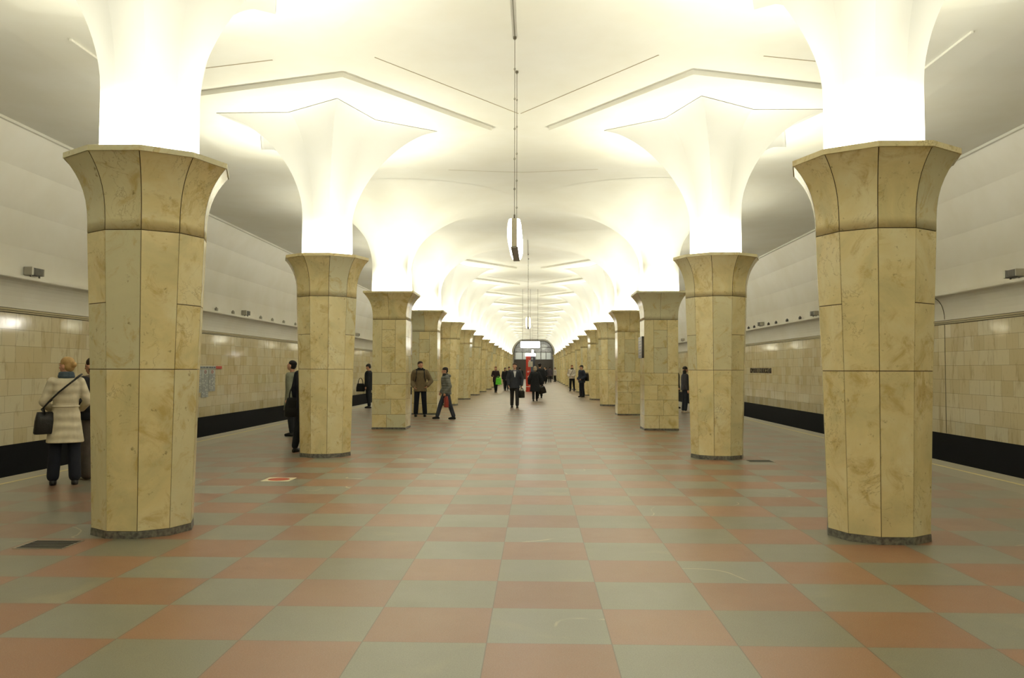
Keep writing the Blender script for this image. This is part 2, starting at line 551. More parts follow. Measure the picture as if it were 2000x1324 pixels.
# entrance hall seen through the opening
M['mosaic'] = m = mat('grey_stone_blocks', rough=.35)
t = NT(m)
p_ = t.n('ShaderNodeNewGeometry').outputs['Position']; sp = t.n('ShaderNodeSeparateXYZ'); t.l(p_, sp.inputs[0])
cb = t.n('ShaderNodeCombineXYZ'); t.l(sp.outputs[0], cb.inputs[0]); t.l(sp.outputs[2], cb.inputs[1])
br = t.n('ShaderNodeTexBrick'); t.l(cb.outputs[0], br.inputs['Vector'])
br.inputs['Scale'].default_value = 1; br.inputs['Brick Width'].default_value = .75; br.inputs['Row Height'].default_value = .26; br.inputs['Mortar Size'].default_value = .025
br.inputs['Color1'].default_value = (.34, .35, .33, 1); br.inputs['Color2'].default_value = (.52, .53, .50, 1); br.inputs['Mortar'].default_value = (.2, .2, .19, 1)
t.l(br.outputs['Color'], t.b.inputs['Base Color'])
M['brown_wall'] = mat('dark_brown_panel', (.055, .045, .035), .35)
M['pane'] = mat('frosted_pane', (.55, .58, .52), .25, emit=(.85, .9, .78), es=.06)
M['entry_fill'] = mat('entrance_fill_glow', (1, 1, 1), .4, emit=(1, .97, .88), es=7.0)  # glow of the fill lights added in the entrance hall
bm = bmesh.new()
box(bm, -3.6, 3.6, YE+4.0, YE+4.3, 0, 3.05, 1)
box(bm, -3.6, 3.6, YE+4.0, YE+4.3, 3.05, 6.3, 0)
tag(obj('wall_entrance', bm, [M['mosaic'], M['brown_wall']]), kind='structure')
for sd in (-1, 1):
    bm = bmesh.new(); box(bm, min(sd*3.3, sd*3.6), max(sd*3.3, sd*3.6), YE+.5, YE+4.0, 0, 6.3)
    tag(obj('wall_entrance_' + ('left' if sd < 0 else 'right'), bm, M['brown_wall']), kind='structure')
for i, (x0, x1) in enumerate([(-2.85, -1.75), (-1.7, -.6), (.35, 1.12), (1.17, 1.93), (1.98, 2.75)]):
    e = empty('window_%d' % (i+1), ((x0+x1)/2, YE+3.98, 3.05)); e['kind'] = 'structure'
    hw = (x1-x0)/2
    bm = bmesh.new()
    box(bm, -hw, hw, -.05, 0.02, 0, .05); box(bm, -hw, hw, -.05, 0.02, 1.10, 1.15)
    box(bm, -hw, -hw+.04, -.05, .02, .05, 1.10); box(bm, hw-.04, hw, -.05, .02, .05, 1.10)
    obj('window_frame', bm, M['lamp_dark'], e)
    bm = bmesh.new(); box(bm, -hw+.04, hw-.04, -.02, 0, .05, 1.10)
    obj('pane', bm, M['pane'], e)
for sx in (-1, 1):  # fill lights added out of view to brighten the entrance hall
    el = empty('added_fill_light', (sx*1.6, YE+2.0, HC-.12)); tag(el, 'unseen flat fill light added in the %s half of the entrance hall' % ('left' if sx < 0 else 'right'), 'lamp')
    bm = bmesh.new(); box(bm, -1.0, 1.0, -.35, .35, .04, .12); obj('housing', bm, M['lamp_grey'], el)
    bm = bmesh.new(); box(bm, -.95, .95, -.3, .3, 0, .04); obj('fill_glow_face', bm, M['entry_fill'], el)
# grey metal grid above the panes
grid = empty('metal_grid', (0, YE+3.87, 4.25))
tag(grid, 'dark metal grid on the grey stone wall above the row of bright panes', 'grid')
for x in (-2.9, -1.7, -.1, 1.25, 2.85):
    bm = bmesh.new(); box(bm, x-.04, x+.04, -.03, .03, 0, 1.35)
    obj('upright', bm, M['lamp_dark'], grid)
bm = bmesh.new()
for z in (0.0, .75, 1.35): box(bm, -2.9, 2.9, -.03, .03, z-.03, z+.03)
obj('crossbar', bm, M['lamp_dark'], grid)
bm = bmesh.new()                                 # pale reflection on the wall, built as a thin raised plate
pts = []
for k in range(24):
    a = 2*PI*k/24
    pts.append((.55*math.sin(a)**3*1.1, .16*(13*math.cos(a)-5*math.cos(2*a)-2*math.cos(3*a)-math.cos(4*a))/4))
vr = [[bm.verts.new((1.55+x, YE+y, 4.95+z*.75)) for x, z in pts] for y in (3.95, 3.998)]
for i in range(24): bm.faces.new((vr[0][i], vr[0][(i+1) % 24], vr[1][(i+1) % 24], vr[1][i]))
bm.faces.new(vr[0]); bm.faces.new(vr[1][::-1])
tag(obj('reflection_plate', bm, mat('pale_reflection', (.55, .58, .52), .5)), 'pale rounded reflection built as a plate on the grey stone wall above the right-hand panes', 'painted_reflection')

# ------------------------------------------------------------------ columns
def dec(r, z, n=10): return [Vector((r*math.cos(2*PI*i/n), r*math.sin(2*PI*i/n), z)) for i in range(n)]
def sq_r(th, a):      return a/max(abs(math.cos(th)), abs(math.sin(th)))
def dec_r(th, r):
    s_ = PI/5; q = (th % s_) - s_/2
    return r*math.cos(s_/2)/math.cos(q)
def star_r(th, ro, ri):
    s_ = 2*PI/5; q = th % s_
    if q > s_/2: q = s_ - q
    # line between the outer point at 0 and the inner point at 36 degrees
    x1, y1, x2, y2 = ro, 0.0, ri*math.cos(s_/2), ri*math.sin(s_/2)
    c_, sn = math.cos(q), math.sin(q)
    return (x1*y2-x2*y1)/(c_*(y2-y1)-sn*(x2-x1))

def slab_quad(bm, p00, p10, p11, p01, th, gap):
    """stone slab on the quad, pulled in by the joint gap"""
    c_ = (p00+p10+p11+p01)/4
    n = (p10-p00).cross(p01-p00).normalized()
    def inset(p, qh, qv):
        a = (qh-p); b = (qv-p)
        return p + a.normalized()*gap + b.normalized()*gap
    q = [inset(p00, p10, p01), inset(p10, p00, p11), inset(p11, p01, p10), inset(p01, p11, p00)]
    f_ = [bm.verts.new(p) for p in q]; g_ = [bm.verts.new(p-n*th) for p in q]
    bm.faces.new(f_)
    for i in range(4): bm.faces.new((f_[i], g_[i], g_[(i+1) % 4], f_[(i+1) % 4]))

def slab_strip(bm, rows, th, gap):
    """curved slab: rows of [left,right] points from bottom to top"""
    L = [r[0] for r in rows]; Rr = [r[1] for r in rows]
    L2 = [l + (r-l).normalized()*gap for l, r in zip(L, Rr)]
    R2 = [r + (l-r).normalized()*gap for l, r in zip(L, Rr)]
    L2[0] = L2[0] + (L[1]-L[0]).normalized()*gap; R2[0] = R2[0] + (Rr[1]-Rr[0]).normalized()*gap
    vl = [bm.verts.new(p) for p in L2]; vr_ = [bm.verts.new(p) for p in R2]
    fs = []
    for i in range(len(rows)-1):
        fs.append(bm.faces.new((vl[i], vr_[i], vr_[i+1], vl[i+1])))
    n0 = (R2[0]-L2[0]).cross(L2[1]-L2[0]).normalized()
    g0 = bm.verts.new(L2[0]-n0*th); g1 = bm.verts.new(R2[0]-n0*th)
    bm.faces.new((vl[0], g0, g1, vr_[0]))
    for f in fs: f.smooth = True

ZJ, ZC, ZR0, ZR1 = 1.555, 2.84, 3.525, 3.575
def cap_r(t_, r0, r1): return r0+(r1-r0)*t_**2.9

def flare_mesh(r0f, name, nf, topf=None, ztop=PLATE-.012):
    topf = topf or (lambda th: star_r(th, 2.0, 1.25))
    bm = bmesh.new()
    rows = []
    N = 40
    for z in (3.36, 3.8, 4.25): rows.append([Vector((r0f(2*PI*i/N)*math.cos(2*PI*i/N), r0f(2*PI*i/N)*math.sin(2*PI*i/N), z)) for i in range(N)])
    NS = 22
    for j in range(1, NS+1):
        a = j/NS*PI/2
        tz = math.sin(a)
        z = 4.25+(ztop-4.25)*tz
        row = []
        for i in range(N):
            th = 2*PI*i/N
            n_ = nf(th)
            tr = 1-max(0, 1-tz**n_)**(1/n_)
            r = r0f(th)+(topf(th)-r0f(th))*tr
            row.append(Vector((r*math.cos(th), r*math.sin(th), z)))
        rows.append(row)
    rows.append([Vector((p.x, p.y, ztop+.011)) for p in rows[-1]])
    if ztop > PLATE: rows.pop()
    vr = loft(bm, rows, cap=False)
    bm.faces.new(vr[0][::-1]); bm.faces.new(vr[-1])
    bm.edges.ensure_lookup_table()
    for f in bm.faces: f.smooth = True
    # crisp arrises at the star's points and notches
    keep = {0, 4, 8, 12, 16, 20, 24, 28, 32, 36}
    lookup = {}
    for row in vr:
        for i, v_ in enumerate(row): lookup[v_] = i
    for e in bm.edges:
        i, j = lookup[e.verts[0]], lookup[e.verts[1]]
        if i == j and i in keep and ztop < PLATE: e.smooth = False
        if e.verts[0].co.z > ztop-.008 and e.verts[1].co.z > ztop-.008: e.smooth = False
    bmesh.ops.recalc_face_normals(bm, faces=bm.faces[:])
    me = bpy.data.meshes.new(name); bm.to_mesh(me); bm.free()
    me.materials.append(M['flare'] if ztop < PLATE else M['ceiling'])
    return me

def decagon_column():
    """ten-sided column, one corner pointing along +x (towards the hall)"""
    root = empty('marble_column')
    rb, rj, rc = .462, .502, .548          # radii at base, middle joint, capital joint
    bm = bmesh.new(); loft(bm, [dec(.468, 0), dec(.465, .065)])
    obj('plinth', bm, M['plinth'], root)
    bm = bmesh.new()
    def rad(z): return rb+(rj-rb)*(z-.065)/(ZJ-.065) if z < ZJ else rj+(rc-rj)*(z-ZJ)/(ZC-ZJ)
    core = [dec(rad(z)-.006, z) for z in (.065, ZJ, ZC)]
    loft(bm, core)
    obj('core', bm, M['joint'], root)
    bm = bmesh.new()
    for i in range(10):
        cuts = [.065, ZJ, ZC] if i % 3 else [.065, ZJ, 2.17, ZC]
        for z0, z1 in zip(cuts, cuts[1:]):
            a0, a1, b0, b1 = dec(rad(z0), z0)[i], dec(rad(z0), z0)[(i+1) % 10], dec(rad(z1), z1)[i], dec(rad(z1), z1)[(i+1) % 10]
            slab_quad(bm, a0, a1, b1, b0, .02, .004)
    obj('cladding', bm, M['marble'], root)
    # capital
    bm = bmesh.new()
    for i in range(10):
        rows = []
        for j in range(11):
            t_ = math.sin(j/10*PI/2)
            z = ZC+(ZR0-ZC)*t_
            q = dec(cap_r(t_, rc, .755), z)
            rows.append((q[i], q[(i+1) % 10]))
        slab_strip(bm, rows, .02, .004)
    cap = obj('capital', bm, M['marble'], root)
    bm = bmesh.new()
    rows = []
    for j in range(11):
        t_ = math.sin(j/10*PI/2)
        rows.append(dec(cap_r(t_, rc, .755)-.007, ZC+(ZR0-ZC)*t_))
    loft(bm, rows, cap=False)
    obj('capital_core', bm, M['joint'], cap)
    # rim with the trough for the lamps
    bm = bmesh.new()
    loft(bm, [dec(.40, 3.45), dec(.62, 3.45), dec(.72, ZR1)][::-1], cap=False)
    loft(bm, [dec(.72, ZR1), dec(.765, ZR1), dec(.765, ZR0), dec(.735, ZR0-.004), dec(.72, ZR1)], cap=False)
    obj('rim', bm, M['marble'], root, recalc=False)
    me = flare_mesh(lambda th: dec_r(th, .462), 'plaster_flare', lambda th: 1.75-.17*math.cos(th))
    link('plaster_flare', me, None, root)
    bm = bmesh.new()
    up = loft(bm, [dec(.53, 3.46), dec(.53, 3.562), dec(.68, 3.565), dec(.61, 3.46)], cap=False)
    for f in bm.faces: f.material_index = 1
    for f in bm.faces:
        if all(v_.co.z > 3.48 for v_ in f.verts): f.material_index = 0
    obj('uplight', bm, [M['tube'], M['bowl']], root)
    return root

def square_column():
    root = empty('marble_column')
    a = .436
    bm = bmesh.new(); box(bm, -a-.006, a+.006, -a-.006, a+.006, 0, .045)
    obj('plinth', bm, M['plinth'], root)
    bm = bmesh.new(); box(bm, -a+.006, a-.006, -a+.006, a-.006, .045, ZC)
    obj('core', bm, M['joint'], root)
    bm = bmesh.new()
    faces = [(Vector((-a, -a, 0)), Vector((1, 0, 0))), (Vector((a, -a, 0)), Vector((0, 1, 0))), (Vector((a, a, 0)), Vector((-1, 0, 0))), (Vector((-a, a, 0)), Vector((0, -1, 0)))]
    W = 2*a
    low = [(.045, .38, [.46]), (.38, .78, [.5]), (.78, 1.16, [.42]), (1.16, 1.47, [.5])]
    for fi, (o_, d) in enumerate(faces):
        def q(x0, x1, z0, z1):
            slab_quad(bm, o_+d*x0*W+Vector((0, 0, z0)), o_+d*x1*W+Vector((0, 0, z0)), o_+d*x1*W+Vector((0, 0, z1)), o_+d*x0*W+Vector((0, 0, z1)), .02, .003)
        for j, (z0, z1, cs) in enumerate(low):
            c_ = cs[0] + (.06 if (fi+j) % 2 else -.03)
            q(0, c_, z0, z1); q(c_, 1, z0, z1)
        if fi % 2 == 0:
            q(0, .28, 1.47, ZC); q(.68, 1, 1.47, ZC)
            for z0, z1 in ((1.47, 2.12), (2.12, 2.58), (2.58, ZC)): q(.28, .68, z0, z1)
        else:
            for z0, z1 in ((1.47, 1.9), (1.9, 2.4), (2.4, ZC)):
                q(0, .55, z0, z1); q(.55, 1, z0, z1)
    obj('cladding', bm, M['marble'], root)
    bm = bmesh.new()
    def prof(inset=0):
        out = []
        for j in range(11):
            t_ = math.sin(j/10*PI/2)
            out.append((cap_r(t_, a, a+.212)-inset, ZC+(ZR0-ZC)*t_))
        return out
    for fi in range(4):
        mt = Matrix.Rotation(fi*PI/2, 3, 'Z')
        for s0, s1 in ((-1, -.04), (-.04, 1)):
            rows = []
            for r, z in prof():
                rows.append((mt @ Vector((s0*r, -r, z)), mt @ Vector((s1*r, -r, z))))
            slab_strip(bm, rows, .02, .003)
    cap = obj('capital', bm, M['marble'], root)
    bm = bmesh.new()
    def sqr(r, z): return [Vector((x*r, y*r, z)) for x, y in ((-1, -1), (1, -1), (1, 1), (-1, 1))]
    loft(bm, [sqr(r, z) for r, z in prof(.008)], cap=False)
    obj('capital_core', bm, M['joint'], cap)
    bm = bmesh.new()
    loft(bm, [sqr(.40, 3.45), sqr(.53, 3.45), sqr(.615, ZR1)][::-1], cap=False)
    loft(bm, [sqr(.615, ZR1), sqr(.655, ZR1), sqr(.655, ZR0), sqr(.63, ZR0-.004), sqr(.615, ZR1)], cap=False)
    obj('rim', bm, M['marble'], root, recalc=False)
    me = flare_mesh(lambda th: sq_r(th, .455), 'plaster_flare', lambda th: 1.85, lambda th: 2.9+.48*math.cos(th), HC-.004)
    link('plaster_flare', me, None, root)
    bm = bmesh.new()
    loft(bm, [sqr(.49, 3.46), sqr(.49, 3.562), sqr(.585, 3.565), sqr(.52, 3.46)], cap=False)
    for f in bm.faces: f.material_index = 1
    for f in bm.faces:
        if all(v_.co.z > 3.48 for v_ in f.verts): f.material_index = 0
    obj('uplight', bm, [M['tube'], M['bowl']], root)
    return root

def children(o): return [c_ for c_ in COL.objects if c_.parent == o]
def copy_tree(o, kids, parent=None):
    c_ = o.copy(); COL.objects.link(c_)
    if parent: c_.parent = parent
    for ch in kids.get(o, []): copy_tree(ch, kids, c_)
    return c_
def kids_map(o):
    d = {}
    def rec(x):
        d[x] = children(x)
        for q in d[x]: rec(q)
    rec(o)
    return d
ORD = ['nearest', 'second', 'third', 'fourth', 'fifth', 'sixth', 'seventh', 'eighth', 'ninth', 'tenth', 'eleventh', 'twelfth', 'thirteenth', 'fourteenth', 'fifteenth', 'sixteenth', 'last']
pd, ps = decagon_column(), square_column()
kd, ks_ = kids_map(pd), kids_map(ps)
ud = us = False
for sd in (-1, 1):
    row = 'left' if sd < 0 else 'right'
    for k in KS:
        deca = k not in (2, 3)
        if deca:
            o = copy_tree(pd, kd) if ud else pd; ud = True
        else:
            o = copy_tree(ps, ks_) if us else ps; us = True
        o.location = (sd*S, Y0+PITCH*k, 0)
        # local +x points at the hall axis
        o.rotation_euler.z = 0 if sd < 0 else PI
        if k < 0:
            lab = 'ten-sided cream marble column of the %s row, %s the photographer' % (row, 'beside' if k == -1 else 'farthest behind')
        elif k < 2:
            lab = '%s ten-sided cream marble column in the %s row' % (ORD[k], row)
        elif k == NCOL-1:
            lab = 'ten-sided marble column standing last in the %s row, before the end wall' % row
        elif deca:
            lab = 'ten-sided cream marble column, %s of the %s row counted from the camera' % (ORD[k], row)
        else:
            lab = 'square blocky cream marble column, %s of the %s row counted from the camera' % (ORD[k], row)
        tag(o, lab, 'column', 'marble columns of the %s row' % row, 'thing')

# ------------------------------------------------------------------ hanging lamps
def hanging_lamp():
    root = empty('pendant_lamp')
    L, z0, z1 = 1.36, 3.15, 3.54
    bm = bmesh.new(); box(bm, -.036, .036, -L/2-.004, L/2+.004, z0+.02, z1, bev=.004)
    obj('spine', bm, M['lamp_grey'], root)
    bm = bmesh.new(); box(bm, -.046, .046, -L/2-.004, L/2+.004, z0, z0+.018, bev=.003)
    obj('underside', bm, M['lamp_dark'], root)
    for sx in (-1, 1):
        bm = bmesh.new()
        # slightly bulging opal panel
        prof = [(.037, z0+.02), (.062, z0+.03), (.088, z0+.10), (.092, z0+.2), (.088, z1-.08), (.07, z1-.01), (.037, z1)]
        rings = []
        for y in (-L/2+.004, L/2-.004):
            rings.append([Vector((sx*x, y, z)) for x, z in prof])
        loft(bm, rings)
        obj('opal_panel', bm, M['opal'], root)
    for i, y in enumerate((-L/2+.04, L/2-.04)):
        bm = bmesh.new()
        z = z1-.005
        tube(bm, [(0, y, z), (0, y, z+.06)], .012, 8)
        n = 0
        while z < HC-.02:
            top = min(z+.20, HC)
            tube(bm, [(0, y, z), (0, y, top)], .0042, 6)
            # ring joining two rods
            pts = [(.012*math.cos(q*PI/4)*(1 if n % 2 else 0), y+.012*math.cos(q*PI/4)*(0 if n % 2 else 1), top+.012*math.sin(q*PI/4)) for q in range(8)]
            if top < HC-.03: tube(bm, pts, .0035, 5, closed=True)
            z = top; n += 1
        tube(bm, [(0, y, HC-.03), (0, y, HC)], .022, 8)
        obj('chain', bm, M['chain'], root)
    return root
pl = hanging_lamp(); kp = kids_map(pl)
for i, (yy, lab) in enumerate(((Y0+3.5, 'nearest long hanging lamp with white glowing sides, between the two nearest column pairs'),
                               (Y0+24.5, 'hanging lamp with glowing sides seen far down the hall above the walking man'),
                               (Y0+77.0, 'small distant hanging lamp just above the red column'))):
    o = pl if i == 0 else copy_tree(pl, kp)
    o.location = (0, yy, 0)
    tag(o, lab, 'lamp', 'hanging lamps along the middle of the hall')
for i, (y1, y0_) in enumerate(((Y0+3.5-.64, 4.0), (Y0+24.5-.64, Y0+20.3))):
    bm = bmesh.new(); tube(bm, [(0.002*j, y1+(y0_-y1)*j/8, HC-.012-.004*(j % 2)) for j in range(9)], .007, 6)
    tag(obj('power_cable', bm, M['chain']), ['thin dark cable running along the ceiling towards the camera from the nearest lamp', 'thin dark cable along the ceiling to the second hanging lamp'][i], 'cable')

# illuminated sign
sg = empty('illuminated_sign', (0, 46, 2.74)); tag(sg, 'wide white illuminated sign hanging across the middle of the hall', 'sign')
bm = bmesh.new(); box(bm, -.53, .53, -.07, .07, 0, .34, bev=.03)
obj('sign_box', bm, M['sign_glow'], sg)
for x in (-.42, 0, .42):
    bm = bmesh.new(); tube(bm, [(x, 0, .33), (x, 0, HC-2.74)], .008, 6)
    obj('hanging_rod', bm, M['chain'], sg)

# ------------------------------------------------------------------ red information column
ic = empty('help_column', (-.06, 58.2, 0)); tag(ic, 'tall red and dark blue help column with a notice, standing in the middle of the hall', 'help point')
def rrect(hx, hy, r, z, n=6):
    out = []
    for cx_, cy_, a0 in ((hx-r, hy-r, 0), (-hx+r, hy-r, 90), (-hx+r, -hy+r, 180), (hx-r, -hy+r, 270)):
        for k in range(n+1):
            a = R(a0+90*k/n)
            out.append(Vector((cx_+r*math.cos(a), cy_+r*math.sin(a), z)))
    return out
RED = mat('red_enamel', (.50, .035, .02), .3); BLUE = mat('dark_blue_enamel', (.06, .07, .10), .35); WHT = mat('white_lettering', (.8, .8, .76), .5)
bm = bmesh.new(); loft(bm, [rrect(.33, .25, .12, 0), rrect(.33, .25, .12, .10)]); obj('base', bm, RED, ic)
bm = bmesh.new(); loft(bm, [rrect(.31, .24, .12, .10), rrect(.31, .24, .12, 2.45)]); b_ = obj('body', bm, RED, ic)
bm = bmesh.new()
rq = rrect(.318, .248, .12, 0)
pr = [Vector((.02, -.248, 0))] + rq[21:28] + rq[0:7] + [Vector((.02, .248, 0))]
prism(bm, [(p.x, p.y) for p in pr], 1.25, 2.44); obj('blue_panel', bm, BLUE, ic)
bm = bmesh.new(); box(bm, -.15, .16, -.262, -.247, 1.72, 2.10, bev=.004); nt = obj('notice', bm, mat('pale_notice_paper', (.55, .53, .45), .6), ic)
bm = bmesh.new()
for j in range(8): box(bm, -.12, .12-.05*(j % 3), -.264, -.262, 2.05-.04*j, 2.058-.04*j)
obj('notice_print', bm, mat('grey_print', (.2, .2, .19), .7), nt)
bm = bmesh.new()
box(bm, -.31, .31, -.248, -.236, .34, .37)
tube(bm, [(.12+.055*math.cos(a*PI/6), -.25, 2.28+.055*math.sin(a*PI/6)) for a in range(12)], .012, 5, closed=True)
for j, (x0, z0, x1, z1) in enumerate([(-.2, 1.0, -.1, 1.12), (-.1, 1.12, -.02, .98), (-.22, 1.42, -.06, 1.42), (-.22, 1.36, -.1, 1.36), (-.12, 2.2, -.03, 2.1), (-.03, 2.1, .03, 2.22)]):
    tube(bm, [(x0, -.243, z0), (x1, -.243, z1)], .016, 5)
obj('white_marks', bm, WHT, ic)
bm = bmesh.new(); loft(bm, [rrect(.35, .28, .13, 2.45), rrect(.37, .30, .14, 2.5), rrect(.37, .30, .14, 2.62), rrect(.33, .26, .12, 2.68)]); obj('lamp_cap', bm, mat('glowing_cap', (1, 1, 1), .4, emit=(1, .99, .95), es=1.2), ic)

# plaque on the inner side of the third right column
pq = empty('column_sign', (S-.436-.02, Y0+14, 1.86)); tag(pq, 'dark sign with pale text rows on the inner side of the third right column', 'sign')
bm = bmesh.new(); box(bm, -.035, .02, -.36, .36, 0, .56, bev=.004); obj('panel', bm, mat('dark_sign_panel', (.03, .025, .02), .35), pq)
bm = bmesh.new()
for j in range(6): box(bm, -.039, -.034, -.28+.04*(j % 2), .26-.07*(j % 3), .46-.075*j, .48-.075*j)
obj('text_rows', bm, mat('pale_sign_text', (.45, .38, .25), .6), pq)

# station name on the right wall
tx = bpy.data.curves.new('txt', 'FONT')
tx.body = 'КРОПОТКИНСКАЯ'
tx.size = .30; tx.extrude = .012; tx.space_character = 1.18
to = bpy.data.objects.new('txt', tx); COL.objects.link(to)
dg = bpy.context.evaluated_depsgraph_get(); dg.update()
me = bpy.data.meshes.new_from_object(to.evaluated_get(dg)); bpy.data.objects.remove(to)
xs = [v_.co.x for v_ in me.vertices]; ys = [v_.co.y for v_ in me.vertices]
w_, h_ = max(xs)-min(xs), max(ys)-min(ys)
for v_ in me.vertices:
    v_.co.x = (v_.co.x-min(xs))*3.4/w_ - 1.7
    v_.co.y = (v_.co.y-min(ys))*.23/h_
me.name = 'station_name'
o = link('station_name', me, mat('dark_bronze_letters', (.05, .035, .02), .5))
o.matrix_world = Matrix.Translation((XW-.013, 37.55, 1.41)) @ Matrix(((0, 0, -1), (-1, 0, 0), (0, 1, 0))).to_4x4()
tag(o, 'row of dark metal letters spelling the station name on the right marble wall', 'lettering')

# line map on the left wall
mp = empty('route_board', (-XW+.004, 26.6, 0)); tag(mp, 'white route board of four text panels with red arrow, on left marble wall', 'sign')
WB = mat('off_white_board', (.50, .52, .50), .4); TXT = mat('blue_grey_print', (.10, .12, .15), .6); REDP = mat('red_print', (.50, .04, .02), .5)
WBT = mat('printed_board', rough=.4)
t = NT(WBT)
sp = t.n('ShaderNodeSeparateXYZ'); t.l(t.n('ShaderNodeTexCoord').outputs['Object'], sp.inputs[0])
cu, cv = t.math('DIVIDE', sp.outputs[1], .115), t.math('DIVIDE', sp.outputs[2], .034)
cb = t.n('ShaderNodeCombineXYZ'); t.l(t.math('FLOOR', cu), cb.inputs[0]); t.l(t.math('FLOOR', cv), cb.inputs[1])
wn = t.n('ShaderNodeTexWhiteNoise', noise_dimensions='2D'); t.l(cb.outputs[0], wn.inputs['Vector'])
ink = t.math('MULTIPLY', t.math('GREATER_THAN', wn.outputs['Value'], .3), t.math('MULTIPLY', t.math('LESS_THAN', t.math('FRACT', cu), .55), t.math('LESS_THAN', t.math('FRACT', cv), .8)))
ink = t.math('MULTIPLY', ink, t.math('LESS_THAN', sp.outputs[2], 1.38))
t.l(t.mix(ink, (.50, .52, .50, 1), (.12, .14, .17, 1)), t.b.inputs['Base Color'])
def mbox(bm, y0, y1, z0, z1, d0=0, d1=.03): box(bm, d0, d1, y0, y1, z0, z1)
bm = bmesh.new(); mbox(bm, -1.5, .75, 1.55, 1.64, 0, .035); st = obj('header_strip', bm, WB, mp)
bm = bmesh.new(); mbox(bm, .75, 1.28, 1.55, 1.64, 0, .037); obj('red_arrow', bm, REDP, mp)
bm = bmesh.new(); rr_ = random.Random(4)
y = -1.4
while y < .6:
    q = rr_.uniform(.06, .2); mbox(bm, y, y+q, 1.575, 1.615, .035, .038); y += q+rr_.uniform(.03, .08)
obj('header_print', bm, TXT, st)
for i, (y0, y1, z0) in enumerate(((-1.5, -.98, .78), (-.93, -.42, .80), (-.38, .14, .64), (.18, .72, .82))):
    bm = bmesh.new(); mbox(bm, y0, y1, z0, 1.53); pn = obj('text_panel', bm, WBT, mp)
    bm = bmesh.new(); tube(bm, [(.034, (y0+y1)/2+.07*math.cos(a*PI/6), 1.45+.045*math.sin(a*PI/6)) for a in range(12)], .008, 4, closed=True); obj('ring_mark', bm, REDP, pn)

# ------------------------------------------------------------------ devices on the wall ledges
GREYM = mat('grey_fixture_metal', (.16, .15, .14), .5, metal=.3)
def ledge_light():
    root = empty('floodlight')
    bm = bmesh.new(); box(bm, -.08, .08, -.17, .19, .05, .20, bev=.012); h = obj('housing', bm, GREYM, root)
    bm = bmesh.new()
    for j in range(9): box(bm, .08, .088, -.13+j*.033, -.12+j*.033, .06, .19)
    obj('grille', bm, M['lamp_dark'], h)
    bm = bmesh.new(); box(bm, -.09, .09, -.235, -.17, .04, .21, bev=.01); obj('end_cap', bm, M['steel'], root)
    bm = bmesh.new(); box(bm, -.085, .085, .19, .215, .05, .2, bev=.006); obj('end_plate', bm, M['steel'], root)
    for y in (-.13, .17):
        bm = bmesh.new(); box(bm, -.015, .015, y-.012, y+.012, 0, .055); obj('foot', bm, M['lamp_dark'], root)
    return root
fl = ledge_light(); kf = kids_map(fl)
spots = [(-1, 17.0, 'grey floodlight box on the left wall ledge, nearest the camera'), (-1, 29.7, 'grey floodlight on the left wall ledge, seen between the first and second columns'),
         (-1, 48.6, 'small grey floodlight on the left ledge behind the second and third columns'), (1, 17.4, 'grey floodlight on the right wall ledge at the edge of the picture'),
         (1, 29.7, 'grey floodlight on the right wall ledge just left of the nearest right column'), (1, 36.7, 'grey floodlight on the right wall ledge above the station name'),
         (1, 56.0, 'small grey floodlight on the right ledge between the second and third columns')]
for i, (sd, yy, lab) in enumerate(spots):
    o = fl if i == 0 else copy_tree(fl, kf)
    o.location = (sd*(XW-.20), yy, 3.427); o.rotation_euler.z = 0 if sd < 0 else PI
    tag(o, lab, 'floodlight', 'floodlights on the wall ledges')
bm = bmesh.new(); box(bm, -.04, .04, -.06, .06, 0, .10, bev=.01); box(bm, -.015, .015, -.03, .03, .10, .13)
clip = obj('cable_bracket', bm, mat('painted_bracket', (.33, .32, .27), .6))
CLIPD = mat('dark_bracket', (.06, .055, .05), .6)
first = True
for sd, ys_, dark_ in ((-1, (25.3, 26.9, 28.4, 31.3, 32.7, 34.2, 35.9, 37.5), 0), (1, (31.3, 32.9, 34.4, 35.5, 37.8, 38.8), 1)):
    for yy in ys_:
        if first: o = clip; first = False
        else: o = clip.copy(); COL.objects.link(o)
        if dark_:
            o.material_slots[0].link = 'OBJECT'; o.material_slots[0].material = CLIPD
        o.location = (sd*(XW-.20), yy, 3.427)
        nb = ys_.index(yy)
        tag(o, 'small %s cable bracket, %s from the camera on the %s wall ledge' % ('pale' if sd < 0 else 'dark', ORD[nb], 'left' if sd < 0 else 'right'), 'bracket', 'cable brackets on the %s ledge' % ('left' if sd < 0 else 'right'))

